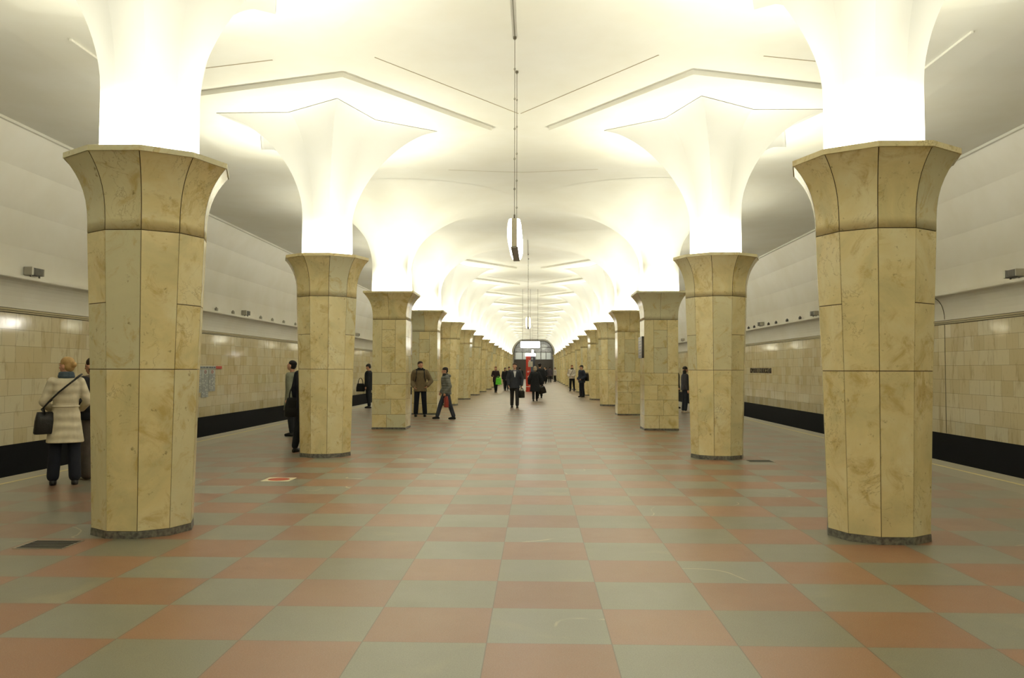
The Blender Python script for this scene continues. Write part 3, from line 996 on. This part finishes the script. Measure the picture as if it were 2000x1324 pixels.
# ------------------------------------------------------------------ on the floor
bm = bmesh.new(); loft(bm, [rrect(.20, .20, .02, 0), rrect(.20, .20, .02, .002)])
sk = obj('floor_sticker', bm, mat('white_sticker', (.66, .60, .42), .5), loc=(-3.34, 11.78, 0))
bm = bmesh.new(); loft(bm, [[Vector((.15*math.cos(a*PI/12), .15*math.sin(a*PI/12), z)) for a in range(24)] for z in (.002, .0032)])
obj('red_disc', bm, mat('sticker_red', (.42, .07, .025), .5), sk)
tag(sk, 'square white floor sticker with a red disc, lying between the first and second left columns', 'sticker')
def grate(x, y, lab):
    g = empty('floor_grate', (x, y, 0)); tag(g, lab, 'grate', 'drain grates in the floor')
    bm = bmesh.new()
    for b_ in ((-.22, .22, -.18, -.165), (-.22, .22, .165, .18)): box(bm, *b_, 0, .004)
    for b_ in ((-.22, -.205, -.165, .165), (.205, .22, -.165, .165)): box(bm, *b_, 0, .004)
    obj('frame', bm, M['steel'], g)
    bm = bmesh.new(); box(bm, -.205, .205, -.165, .165, 0, .0015); obj('opening', bm, M['pit'], g)  # dark sheet painted for the shaded hollow under the bars
    bm = bmesh.new()
    for j in range(5): box(bm, -.2, .2, -.135+j*.066, -.125+j*.066, .0015, .004)
    obj('bar', bm, M['lamp_dark'], g)
grate(-4.03, 7.36, 'dark metal floor grate to the left of the nearest left column')
grate(4.12, 14.5, 'dark metal floor grate to the right of the second right column')

#PEOPLE#
# ------------------------------------------------------------------ people
def person(label, loc, face, H, vox=.014, foot=None, arms=None, head=(0, 0), coat=None, trousers=BLACK, shoes=SHOE,
           hair=None, scarf=None, extras=(), group='people in the hall', female=False, lean=0.0, feetw=.10):
    """Build a clothed figure. Local frame: the person looks along -Y, their left hand is on +X.
    foot: {'L':(x,y),'R':(x,y)} foot positions; arms: {'L':(elbow,wrist,handdir),...}"""
    s = H/1.75
    V_ = lambda x, y, z: Vector((x*s, y*s, z*s))
    foot = foot or {}
    fL = foot.get('L', (feetw, .02)); fR = foot.get('R', (-feetw, -.02))
    J = {}
    hipz = .92
    for sd, f, sx in (('L', fL, 1), ('R', fR, -1)):
        lift = f[2] if len(f) > 2 else 0.0
        J['hip'+sd] = V_(sx*.095, 0, hipz)
        J['ank'+sd] = V_(f[0], f[1]+.03, .085+lift)
        mid = (J['hip'+sd]+J['ank'+sd])/2
        bend = .02 + .10*lift/.1 if lift else .015 + .04*max(0, -f[1])
        J['knee'+sd] = mid + V_(0, -bend-.0, .0)
        J['sh'+sd] = V_(sx*(.165 if female else .18), lean, 1.42)
    dflt = {'L': ((.235, .03, 1.13), (.235, -.03, .88)), 'R': ((-.235, .03, 1.13), (-.235, -.03, .88))}
    arms = arms or {}
    for sd in 'LR':
        e, w_ = (arms.get(sd) or dflt[sd])[:2]
        J['el'+sd], J['wr'+sd] = V_(*e), V_(*w_)
    # ---- body : one continuous surface
    bm = bmesh.new()
    tors = [(.86, 0, 0, .13, .09), (.92, 0, .005, .155, .105), (1.02, 0, 0, .135, .09), (1.12, 0, -.005, .13, .09), (1.25, 0, -.005, .15, .10), (1.36, 0, 0, .16, .095), (1.43, 0, .005, .13, .07), (1.47, 0, .005, .06, .055)]
    loft(bm, [[V_(*p) for p in ering(z, cx_, cy_+lean*(z-.9)/.5, rx, ry, 20)] for z, cx_, cy_, rx, ry in tors])
    for sd in 'LR':
        capsule(bm, J['hip'+sd], J['knee'+sd], .085*s, .055*s)
        capsule(bm, J['knee'+sd], J['ank'+sd], .055*s, .038*s)
        a = J['ank'+sd]
        capsule(bm, a+V_(0, .03, -.045), a+V_(0, -.14, -.05), .034*s, .028*s)
        capsule(bm, J['sh'+sd], J['el'+sd], .05*s, .038*s)
        capsule(bm, J['el'+sd], J['wr'+sd], .038*s, .026*s)
        # hand
        d = (J['wr'+sd]-J['el'+sd]).normalized()
        sx = 1 if sd == 'L' else -1
        side = Vector((0, -1, 0)); side = (side - d*side.dot(d))
        if side.length < .2: side = Vector((-sx, 0, 0)) - d*d.dot(Vector((-sx, 0, 0)))
        side.normalize()                      # thumb side
        palm = d.cross(side)*(sx)             # palm normal
        if palm.dot(Vector((-sx, 0, 0))) < 0: palm = -palm
        w0 = J['wr'+sd]
        capsule(bm, w0, w0+d*.075*s, .026*s, .036*s, flat=(palm, .5))
        curl = (arms.get(sd) or (0, 0, .5))[2] if arms.get(sd) and len(arms.get(sd)) > 2 else .5
        for fi in range(4):
            b0 = w0+d*.085*s+side*(.027-.018*fi)*s
            ln = (.036, .042, .038, .030)[fi]*s
            d1 = (d+palm*curl*.7).normalized(); d2 = (d+palm*curl*1.8).normalized()
            p1 = b0+d1*ln; p2 = p1+d2*ln*.85
            capsule(bm, b0-d*.02*s, p1, .0095*s, .0088*s, 8); capsule(bm, p1, p2, .0088*s, .0075*s, 8)
        t0 = w0+d*.03*s+side*.022*s; t1 = t0+(d*.7+side*.6+palm*.2).normalized()*.04*s; t2 = t1+(d+palm*.4).normalized()*.028*s
        capsule(bm, t0, t1, .012*s, .010*s, 8); capsule(bm, t1, t2, .010*s, .008*s, 8)
    hc = V_(0, -.012+lean*1.35, 1.635)
    neck0, neck1 = V_(0, .01+lean, 1.42), V_(0, .005+lean*1.3, 1.56)
    capsule(bm, neck0, neck1, .058*s, .052*s)
    HM = Matrix.Translation(hc) @ Matrix.Rotation(R(head[0]), 4, 'Z') @ Matrix.Rotation(R(head[1]), 4, 'X') @ Matrix.Scale(s*1.05, 4)
    ellipsoid(bm, (0, .010, .022), .074, .094, .092, HM, 18, 12)
    ellipsoid(bm, (0, -.018, -.045), .056, .066, .066, HM, 16, 10)      # jaw
    ellipsoid(bm, (0, -.062, -.085), .024, .020, .02, HM, 10, 7)        # chin
    capsule(bm, HM @ Vector((0, -.082, .018)), HM @ Vector((0, -.104, -.022)), .010*s, .015*s, 8)   # nose
    for sx in (-1, 1):
        ellipsoid(bm, (sx*.075, .012, -.008), .012, .020, .032, HM, 8, 7)          # ears
        ellipsoid(bm, (sx*.030, -.074, .026), .026, .014, .009, HM, 8, 6)          # brow
        ellipsoid(bm, (sx*.040, -.058, -.024), .022, .024, .02, HM, 8, 6)          # cheek
    ellipsoid(bm, (0, -.088, -.052), .024, .010, .007, HM, 10, 6)
    ellipsoid(bm, (0, -.086, -.064), .020, .010, .007, HM, 10, 6)
    me = remeshed('person', bm, min(vox, .0105)*s if vox < .02 else vox*s, 1)
    root = link('person', me, SKIN, None, loc, R(face))
    tag(root, label, 'person', group)
    def part(name, bm, m, v=vox, smooth=2, parent=root):
        return link(name, remeshed(name, bm, v*s, smooth), m, parent)
    # ---- eyes
    if vox < .02:
        for sx in (-1, 1):
            bm = bmesh.new(); ellipsoid(bm, (sx*.030, -.079, .004), .011, .008, .006, HM, 8, 6)
            obj('eye', bm, EYE, root, True)
        bm = bmesh.new(); ellipsoid(bm, (0, -.0925, -.058), .020, .006, .006, HM, 8, 6); obj('lips', bm, LIPS, root, True)
    # ---- trousers
    tr = trousers if isinstance(trousers, dict) else dict(m=trousers)
    wd = tr.get('w', .078)
    bm = bmesh.new()
    loft(bm, [[V_(*p) for p in ering(z, 0, .005, rx, ry, 18)] for z, rx, ry in ((.82, .15, .11), (.9, .17, .12), (.99, .155, .11))])
    for sd in 'LR':
        capsule(bm, J['hip'+sd], J['knee'+sd], .100*s, wd*s, 14)
        end = J['ank'+sd]+V_(0, .005, .035)
        capsule(bm, J['knee'+sd], end, wd*s, tr.get('hem', .062)*s, 14)
    part('trousers', bm, tr['m'])
    for sd in 'LR':
        a = J['ank'+sd]
        bm = bmesh.new()
        zf = a.z-.085*s
        lo = zf
        rings = []
        for z, k in ((lo, .9), (lo+.03*s, 1.0), (lo+.055*s, .9), (lo+.085*s, .62), (lo+.12*s, .55)):
            yo = -.045*s if z < lo+.06*s else (-.01*s if z < lo+.1*s else .015*s)
            rings.append(ering(z, a.x, a.y+yo-.0*s, .048*s*(k if k > .6 else .95), (.135 if z < lo+.06*s else .075)*s*k, 18, 2.4))
        loft(bm, rings)
        obj('shoe', bm, shoes, root, True)
    # ---- coat
    c = dict(m=BLACK, hem=.75, bulk=.0, flare=.0, sleeve=.058, collar=True)
    c.update(coat or {})
    bk, hem = c['bulk'], c['hem']
    sw = .165 if female else .178
    wa = -.012 if female else .008
    secs = [(1.475, .075, .075), (1.445, .13, .095), (1.40, sw+.015, .118), (1.30, sw, .13), (1.18, .165+wa, .128), (1.06, .158+wa, .125), (.98, .172, .13), (.88, .182, .136)]
    secs = [q for q in secs if q[0] > hem+.02]
    secs.append((hem, .182+c['flare'], .138+c['flare']*.8))
    bm = bmesh.new()
    loft(bm, [[V_(*p) for p in ering(z, 0, .005+lean*max(0, (z-.9))/.5, rx+bk, ry+bk, 24)] for z, rx, ry in secs][::-1])
    for sd in 'LR':
        sl = c['sleeve']+bk*.5
        capsule(bm, J['sh'+sd]+V_(0, 0, -.005), J['el'+sd], (sl+.012)*s, sl*s, 14)
        w_ = J['wr'+sd]; e = J['el'+sd]
        capsule(bm, e, e+(w_-e)*.93, sl*s, (sl-.014)*s, 14)
    part('coat', bm, c['m'])
    if c['collar']:
        bm = bmesh.new()
        cc = V_(0, .012+lean*1.1, 1.47)
        cr = c.get('collar_r', .078)
        tube(bm, [cc+Vector((cr*s*math.sin(a), cr*s*.95*math.cos(a), (.012-.012*math.cos(a))*s*-1+.01)) for a in [2*PI*k/16 for k in range(16)]], c.get('collar_t', .026)*s, 8, closed=True)
        part('collar', bm, c.get('collar_m', c['m']), vox, 1)
    if c.get('belt'):
        bm = bmesh.new(); q = [V_(*p) for p in ering(1.08, 0, .003, .158+wa+bk+.006, .125+bk+.006, 24)]
        tube(bm, q, .013*s, 6, closed=True); obj('belt', bm, c['belt'], root, True)
    if c.get('shirt'):
        bm = bmesh.new()
        y = -(.123+bk)
        loft(bm, [[V_(-.012, y-.006, 1.20), V_(.012, y-.006, 1.20), V_(.012, y+.03, 1.20), V_(-.012, y+.03, 1.20)],
                  [V_(-.035, y-.004, 1.33), V_(.035, y-.004, 1.33), V_(.035, y+.03, 1.33), V_(-.035, y+.03, 1.33)],
                  [V_(-.055, y+.012, 1.42), V_(.055, y+.012, 1.42), V_(.055, y+.06, 1.42), V_(-.055, y+.06, 1.42)],
                  [V_(-.045, -.055, 1.49), V_(.045, -.055, 1.49), V_(.04, -.01, 1.49), V_(-.04, -.01, 1.49)]])
        obj('shirt_front', bm, c['shirt'], root, False)
    if scarf:
        bm = bmesh.new()
        for zz, rr_ in ((1.495, .078), (1.53, .070)):
            tube(bm, [V_(rr_*math.sin(a), rr_*.98*math.cos(a)+.004+lean*1.2, zz) for a in [2*PI*k/16 for k in range(16)]], .034*s, 8, closed=True)
        part('scarf', bm, scarf)
    # ---- hair
    h = dict(m=None, style='short'); h.update(hair or {})
    if h['m']:
        bm = bmesh.new()
        st = h['style']
        if st == 'short':
            ellipsoid(bm, (0, .017, .060), .081, .097, .074, HM, 18, 10); ellipsoid(bm, (0, .040, .012), .079, .070, .085, HM, 14, 9)
        elif st == 'bun':
            ellipsoid(bm, (0, .012, .052), .082, .095, .080, HM, 18, 10); ellipsoid(bm, (0, .045, .005), .076, .066, .078, HM, 14, 9); ellipsoid(bm, (0, .118, .030), .036, .036, .040, HM, 12, 8)
        elif st == 'bob':
            ellipsoid(bm, (0, .018, .054), .087, .098, .082, HM, 18, 10); ellipsoid(bm, (0, .035, -.04), .084, .075, .085, HM, 14, 9)
        elif st == 'long':
            ellipsoid(bm, (0, .018, .054), .086, .097, .080, HM, 18, 10); ellipsoid(bm, (0, .040, -.08), .082, .062, .13, HM, 14, 9)
        elif st == 'hat':
            ellipsoid(bm, (0, .012, .055), .088, .104, .075, HM, 18, 10); ellipsoid(bm, (0, .05, .0), .075, .065, .07, HM, 14, 9)
        elif st == 'cap':
            ellipsoid(bm, (0, .012, .060), .086, .102, .068, HM, 18, 10); capsule(bm, HM @ Vector((0, -.06, .055)), HM @ Vector((0, -.13, .045)), .045*s, .04*s, 12, flat=(HM.to_3x3() @ Vector((0, 0, 1)), .25)); ellipsoid(bm, (0, .05, .0), .07, .06, .06, HM, 14, 9)
        elif st == 'hood':
            ellipsoid(bm, (0, .035, .02), .105, .105, .125, HM, 18, 10); ellipsoid(bm, (0, .04, -.09), .11, .09, .07, HM, 14, 9)
        part({'hat': 'hat', 'cap': 'cap', 'hood': 'hood'}.get(st, 'hair'), bm, h['m'], min(vox, .012), 1)
    for fn in extras: fn(root, s, V_, J, part, HM)
    return root

EYE = mat('dark_eye', (.03, .02, .015), .3); LIPS = mat('lips', (.42, .16, .12), .5)
H_BLOND = cloth('blond_hair', (.42, .27, .11), .6); H_BROWN = cloth('dark_brown_hair', (.04, .022, .014), .6); H_BLACK = cloth('black_hair', (.015, .012, .012), .6)
H_GREY = cloth('grey_blond_hair', (.34, .28, .19), .7); H_RED = cloth('auburn_hair', (.20, .085, .035), .6)
CREAM = cloth('cream_quilted_coat', (.60, .54, .40), .7, quilt=2.6); SCARF = cloth('slate_blue_scarf', (.06, .085, .11)); FUR = cloth('taupe_fur', (.16, .12, .09), 1)
TAUPE = cloth('grey_brown_trousers', (.085, .07, .06)); SAGE = cloth('sage_grey_coat', (.19, .20, .145)); TANJ = cloth('olive_tan_jacket', (.17, .13, .075))
GREYJ = cloth('grey_down_jacket', (.17, .18, .165), .6, quilt=4); JEANS = cloth('blue_jeans', (.05, .06, .085)); PALE_SHOE = cloth('pale_shoe', (.45, .40, .32), .6)
SHIRT = cloth('white_shirt', (.55, .55, .56)); WHITEJ = cloth('white_jacket', (.62, .58, .52)); DKBLUE = cloth('dark_blue_jacket', (.022, .028, .042)); PLUM = cloth('dark_plum_coat', (.03, .018, .022))
PURPLE = cloth('grey_violet_jacket', (.07, .06, .075)); REDBAG = cloth('red_plastic', (.35, .06, .05), .5); GREENBAG = cloth('bright_green_bag', (.13, .62, .05), .5); GREYBAG = cloth('grey_bag', (.10, .10, .105), .6)

def bag(name, label, loc, rz, w_, d_, h_, m, handle=.25, hm=None, taper=.85, tilt=0, strap=None, cat='bag'):
    root = empty(name, loc, R(rz)); root.rotation_euler.y = R(tilt)
    tag(root, label, cat)
    bm = bmesh.new()
    rings = []
    for k, (z, f) in enumerate(((0, .92), (.04, 1.0), (.5, .97), (.88, taper), (1.0, taper*.9))):
        rings.append(ering(z*h_-h_, 0, 0, w_/2*f, d_/2*(f if z < .6 else f*.7), 20, 4.5))
    loft(bm, rings)
    body = obj('bag_body', bm, m, root, True)
    if handle:
        for y in (-d_*.2, d_*.2):
            bm = bmesh.new()
            tube(bm, [(w_*.28*math.cos(a), y, handle*math.sin(a)-.01) for a in [PI*k/10 for k in range(11)]], .009, 6)
            obj('handle', bm, hm or m, root, True)
    bm = bmesh.new(); box(bm, -w_*.36, w_*.36, -d_*.5-.004, -d_*.46+.0, -h_*.55, -h_*.12, bev=.006); obj('front_pocket', bm, m, body)
    return root

# woman in the cream coat and her companion, far left
p1 = person('blond woman in a long cream quilted coat, waiting left of the nearest left column', (-6.07, 11.17, 0), -152, 1.70,
       vox=.012, female=True, head=(48, -4), coat=dict(m=CREAM, hem=.58, bulk=.012, flare=.045, sleeve=.056, belt=CREAM, collar=False), trousers=dict(m=NAVY, w=.084, hem=.080),
       hair=dict(m=H_BLOND, style='bun'), scarf=SCARF, arms={'L': ((.27, .02, 1.14), (.16, -.17, 1.00), .6), 'R': ((-.27, .0, 1.15), (-.19, -.19, 1.03), .6)}, foot={'L': (.14, -.02), 'R': (-.13, .03)})
def strap_for(person_obj, s, pts, m, r=.011):
    bm = bmesh.new(); tube(bm, [Vector(p)*s for p in pts], r, 6); return obj('bag_strap', bm, m, None, True)
p1m = Matrix.Translation((-6.07, 11.17, 0)) @ Matrix.Rotation(R(-152), 4, 'Z')
bg = empty('shoulder_bag', (0, 0, 0)); BGO = Vector((.235, .115, .97))
bg.matrix_world = p1m @ Matrix.Translation(BGO)
tag(bg, 'small black shoulder bag on a long strap at the side of the woman in cream', 'bag')
bm = bmesh.new(); loft(bm, [ering(z, 0, 0, a, b, 20, 4) for z, a, b in ((-.28, .05, .135), (-.26, .055, .145), (-.1, .05, .13), (.0, .035, .11))])
bb = obj('bag_body', bm, LEATHER, bg, True, loc=(0, 0, 0), rz=R(-58))
bm = bmesh.new(); loft(bm, [ering(z, .012, 0, a, b, 20, 4) for z, a, b in ((-.13, .052, .10), (-.02, .046, .105), (.012, .03, .10))]); obj('flap', bm, LEATHER, bb, True)
bm = bmesh.new()
OFF = Vector((.315, 0, .98))-BGO
pts = [(.0, .12, -.02), (-.06, .165, .06), (-.14, .185, .16), (-.24, .183, .27), (-.34, .175, .36), (-.43, .15, .44), (-.485, .09, .488), (-.50, .01, .50), (-.47, -.08, .48), (-.40, -.145, .42), (-.28, -.182, .30), (-.14, -.195, .15), (-.02, -.16, .02), (.0, -.12, -.03)]
pts = [Vector((.0, .05, -.02))]+[Vector(p)+OFF for p in pts[1:-1]]+[Vector((0, -.06, -.02))]
tube(bm, pts, .013, 6); obj('strap', bm, LEATHER, bg, True)

person('dark-haired woman in black fur-collared jacket, half hidden by the nearest left column', (-6.02, 11.75, 0), -105, 1.70,
       vox=.014, female=True, head=(8, 4), coat=dict(m=BLACKQ, hem=.86, bulk=.022, flare=.015, sleeve=.062, collar_m=FUR, collar_r=.095, collar_t=.045), trousers=dict(m=TAUPE, w=.10, hem=.125),
       shoes=PALE_SHOE, hair=dict(m=H_BROWN, style='bob'), arms={'L': ((.26, 0, 1.14), (.14, -.18, 1.05), .6), 'R': ((-.26, 0, 1.14), (-.14, -.18, 1.05), .6)})
# pair at the second left column
person('man in a long sage grey coat looking left, beside the second left column', (-5.40, 19.4, 0), -98, 1.74, vox=.016, head=(-6, -14),
       coat=dict(m=SAGE, hem=.60, bulk=.012, flare=.03), trousers=dict(m=BLACK, w=.08), hair=dict(m=H_BLACK, style='short'), arms={'L': ((.24, .05, 1.13), (.23, .0, .87), .5), 'R': ((-.24, .05, 1.13), (-.23, 0, .87), .5)})
person('person in a navy jacket and dark knit hat, mostly hidden behind the second left column', (-4.01, 15.64, 0), 168, 1.80, vox=.016, head=(0, 0),
       coat=dict(m=NAVY, hem=.80, bulk=.015), trousers=dict(m=BLACK, w=.085), hair=dict(m=H_BLACK, style='hat'), foot={'L': (.19, .04), 'R': (-.06, -.02)})
bag('duffel_bag', 'large black travel bag beside the second left column, held by the person in navy', (-4.23, 15.66, 1.02), 20, .42, .20, .36, BAGBLACK, handle=.26, taper=.8)
# behind the third left column
person('dark figure in a black coat almost hidden behind the third left column', (-6.36, 33.2, 0), -95, 1.74, vox=.02, coat=dict(m=BLACK, hem=.72, bulk=.03), hair=dict(m=H_BLACK, style='short'),
       head=(0, 20), group='people in the distance')
bag('shoulder_bag', 'black bag carried at the third left column by the dark hidden figure', (-6.66, 33.1, .98), 0, .34, .16, .32, BAGBLACK, handle=.22)

# man with the olive jacket
def straps(root, s, V_, J, part, HM):
    for sx in (-1, 1):
        bm = bmesh.new(); tube(bm, [V_(sx*.10, .05, 1.475), V_(sx*.115, -.06, 1.462), V_(sx*.125, -.140, 1.38), V_(sx*.135, -.168, 1.25), V_(sx*.16, -.13, 1.12)], .016*s, 6)
        obj('backpack_strap', bm, BLACK, root, True)
def hoodback(m):
    def f(root, s, V_, J, part, HM):
        bm = bmesh.new(); ellipsoid(bm, V_(0, .085, 1.47), .15*s, .075*s, .07*s, None, 16, 10)
        capsule(bm, V_(-.12, .0, 1.475), V_(.12, .0, 1.475), .05*s, .05*s)
        part('hood', bm, m)
    return f
person('man in an olive tan jacket with black straps, standing at the fourth left column', (-3.50, 27.45, 0), 8, 1.80, vox=.015, head=(22, -6),
       coat=dict(m=TANJ, hem=.80, bulk=.025, flare=.015, sleeve=.066), trousers=dict(m=NAVY, w=.082, hem=.075), hair=dict(m=H_BROWN, style='short'), scarf=cloth('black_scarf', (.02, .02, .024)),
       extras=(straps, hoodback(BLACK)), arms={'L': ((.34, .05, 1.13), (.22, -.10, .98), .8), 'R': ((-.30, .05, 1.13), (-.20, -.10, .96), .8)}, foot={'L': (.15, -.03), 'R': (-.14, .02)})
bag('backpack', 'dark backpack on the back of the man in the olive jacket', (-3.50-.02, 27.45+.24, 1.42), 8, .30, .17, .44, BAGBLACK, handle=.05, cat='backpack')
# walking man in the grey jacket
person('person in a grey down jacket and jeans walking left past the fourth left column', (-2.50, 26.1, 0), -72, 1.60, vox=.015, head=(0, 4), lean=-.03,
       coat=dict(m=GREYJ, hem=.84, bulk=.03, sleeve=.066), trousers=dict(m=JEANS, w=.08, hem=.070), hair=dict(m=H_BLACK, style='short'), scarf=cloth('dark_grey_scarf', (.04, .045, .045)),
       extras=(hoodback(GREYJ),), arms={'L': ((.25, .06, 1.12), (.24, -.06, .90), .9), 'R': ((-.25, .0, 1.12), (-.24, -.12, .92), .7)}, foot={'L': (.09, .20), 'R': (-.09, -.32, .01)})
bag('plastic_bag', 'grey and red plastic bag in the hand of the person walking in a grey jacket', (-2.47, 25.84, .72), -72, .26, .12, .34, REDBAG, handle=.10, hm=GREYBAG)

# centre of the hall
woman_walk = {'L': (.085, .16), 'R': (-.085, -.16)}
person('man in black jacket and white shirt, walking towards the camera in mid-hall', (-.56, 34.05, 0), 4, 1.80, vox=.018, head=(-14, -2),
       coat=dict(m=cloth('dark_blue_grey_jacket', (.028, .032, .042), .6), hem=.76, bulk=.022, flare=.015, sleeve=.062, shirt=SHIRT), trousers=dict(m=DKGREY, w=.082, hem=.07), hair=dict(m=H_BROWN, style='short'),
       foot={'L': (.10, -.10), 'R': (-.10, .14)}, arms={'L': ((.29, .02, 1.13), (.28, -.06, .88), .9), 'R': ((-.28, .03, 1.14), (-.25, -.04, .90), .6)})
bag('briefcase', 'black bag held in the left hand of the man with the white shirt', (-.56+.285, 34.05-.05, .70), 55, .34, .12, .30, LEATHER, handle=.10)
person('grey-haired woman in a long black coat seen from behind, walking away in mid-hall', (.27, 41.2, 0), 180, 1.68, vox=.018, female=True, head=(0, 6),
       coat=dict(m=BLACK, hem=.48, bulk=.045, flare=.05, sleeve=.066), trousers=dict(m=BLACK, w=.075), hair=dict(m=H_GREY, style='bob'), foot=woman_walk,
       arms={'R': ((-.30, .02, 1.12), (-.30, -.02, .87), .9), 'L': ((.30, .02, 1.12), (.30, -.05, .88), .7)})
bag('handbag', 'black shopping bag in the right hand of the grey-haired woman in black', (.27+.32, 41.2, .70), 25, .38, .15, .34, LEATHER, handle=.11, tilt=-12)
FARG = 'people in the distance'
person('tall person in a dark hood just beyond the grey-haired woman', (.52, 45.5, 0), 180, 1.88, vox=.022, coat=dict(m=BLACK, hem=.80, bulk=.03), hair=dict(m=H_BLACK, style='hat'), foot=woman_walk, group=FARG)
person('woman with auburn hair in a dark coat walking on the left side of the hall', (-2.39, 56.4, 0), -8, 1.72, vox=.022, female=True, coat=dict(m=PLUM, hem=.70, bulk=.02), hair=dict(m=H_RED, style='long'), foot={'L': (.05, -.05), 'R': (-.05, .1)},
       arms={'L': ((.26, 0, 1.13), (.18, -.18, .98), .8), 'R': ((-.26, 0, 1.13), (-.15, -.2, 1.10), .8)}, group=FARG)
bag('shopping_bag', 'bright green shopping bag carried by the auburn-haired woman', (-2.19, 56.2, .98), -8, .40, .14, .46, GREENBAG, handle=.10)
person('person with long dark hair in black coat, left of the man in white shirt', (-1.95, 62.0, 0), 15, 1.66, vox=.025, female=True, coat=dict(m=BLACK, hem=.66, bulk=.02), hair=dict(m=H_BLACK, style='long'), foot=woman_walk, group=FARG)
person('person in black just behind the left side of the man in white shirt', (-1.62, 60.5, 0), 5, 1.72, vox=.025, coat=dict(m=BLACK, hem=.72, bulk=.02), hair=dict(m=H_BROWN, style='short'), foot=woman_walk, group=FARG)
person('person in black seen between the man in white shirt and the red column', (-.93, 66.0, 0), 170, 1.72, vox=.025, coat=dict(m=BLACK, hem=.72, bulk=.03), hair=dict(m=H_BLACK, style='short'), foot=woman_walk, group=FARG)
person('distant blond person in black with pale scarf, right of the red column', (1.27, 88.0, 0), -6, 1.72, vox=.025, female=True, coat=dict(m=BLACK, hem=.72, bulk=.03), hair=dict(m=H_BLOND, style='bob'), scarf=WHITEJ, foot=woman_walk, group=FARG)
person('distant person in grey violet jacket at the right of the end opening', (1.95, 96.0, 0), 175, 1.82, vox=.025, coat=dict(m=PURPLE, hem=.72, bulk=.03), hair=dict(m=H_BLACK, style='short'), foot=woman_walk, group=FARG)
person('distant person in dark blue walking beside the one in grey violet', (1.55, 99.0, 0), 175, 1.78, vox=.025, coat=dict(m=DKBLUE, hem=.72, bulk=.03), hair=dict(m=H_BLACK, style='short'), foot=woman_walk, group=FARG)
person('distant person in white at the foot of the farthest right columns', (2.72, 104.0, 0), -60, 1.75, vox=.025, coat=dict(m=WHITEJ, hem=.78, bulk=.03), hair=dict(m=H_BLACK, style='short'), group=FARG)
# two men at the right columns
def crossbody(root, s, V_, J, part, HM):
    bm = bmesh.new(); tube(bm, [V_(.13, .0, 1.49), V_(.09, -.13, 1.40), V_(.0, -.165, 1.22), V_(-.12, -.155, 1.04), V_(-.20, -.06, .96)], .014*s, 6); obj('bag_strap', bm, BLACK, root, True)
person('man in white jacket with dark strap, standing by the right columns', (2.88, 59.4, 0), -20, 1.84, vox=.02, coat=dict(m=WHITEJ, hem=.86, bulk=.025, sleeve=.062), trousers=dict(m=BLACK, w=.08),
       hair=dict(m=H_RED, style='short'), scarf=NAVY, extras=(crossbody,), foot={'L': (.15, 0), 'R': (-.13, 0)}, arms={'L': ((.28, .04, 1.14), (.12, -.17, 1.02), .7), 'R': ((-.30, .04, 1.13), (-.13, -.17, 1.0), .7)}, group=FARG)
person('man in a black cap and dark jacket looking left, standing by the sixth right column', (2.88, 47.1, 0), -62, 1.78, vox=.018, coat=dict(m=DKBLUE, hem=.80, bulk=.035, sleeve=.066), trousers=dict(m=NAVY, w=.082, hem=.085),
       hair=dict(m=H_BLACK, style='cap'), head=(-10, 0), arms={'L': ((.28, .06, 1.13), (.2, -.12, 1.0), .7), 'R': ((-.28, .04, 1.13), (-.18, -.14, .99), .7)})
bag('backpack', 'black bag on the back of the man in the cap at the right', (3.17, 47.26, 1.34), -50, .30, .18, .44, BAGBLACK, handle=.05, cat='backpack')
# right platform edge
person('long-haired woman in dark grey jacket on the right platform beyond the second column', (5.72, 30.6, 0), 95, 1.66, vox=.018, female=True, coat=dict(m=cloth('slate_jacket', (.05, .05, .06)), hem=.86, bulk=.02),
       trousers=dict(m=DKBLUE, w=.078), shoes=PALE_SHOE, hair=dict(m=H_BLACK, style='long'), head=(20, 0))
person('dark figure nearly hidden behind the third right column on the right platform', (5.94, 33.9, 0), 100, 1.70, vox=.022, coat=dict(m=BLACK, hem=.70, bulk=.02), hair=dict(m=H_BLACK, style='short'), group=FARG)
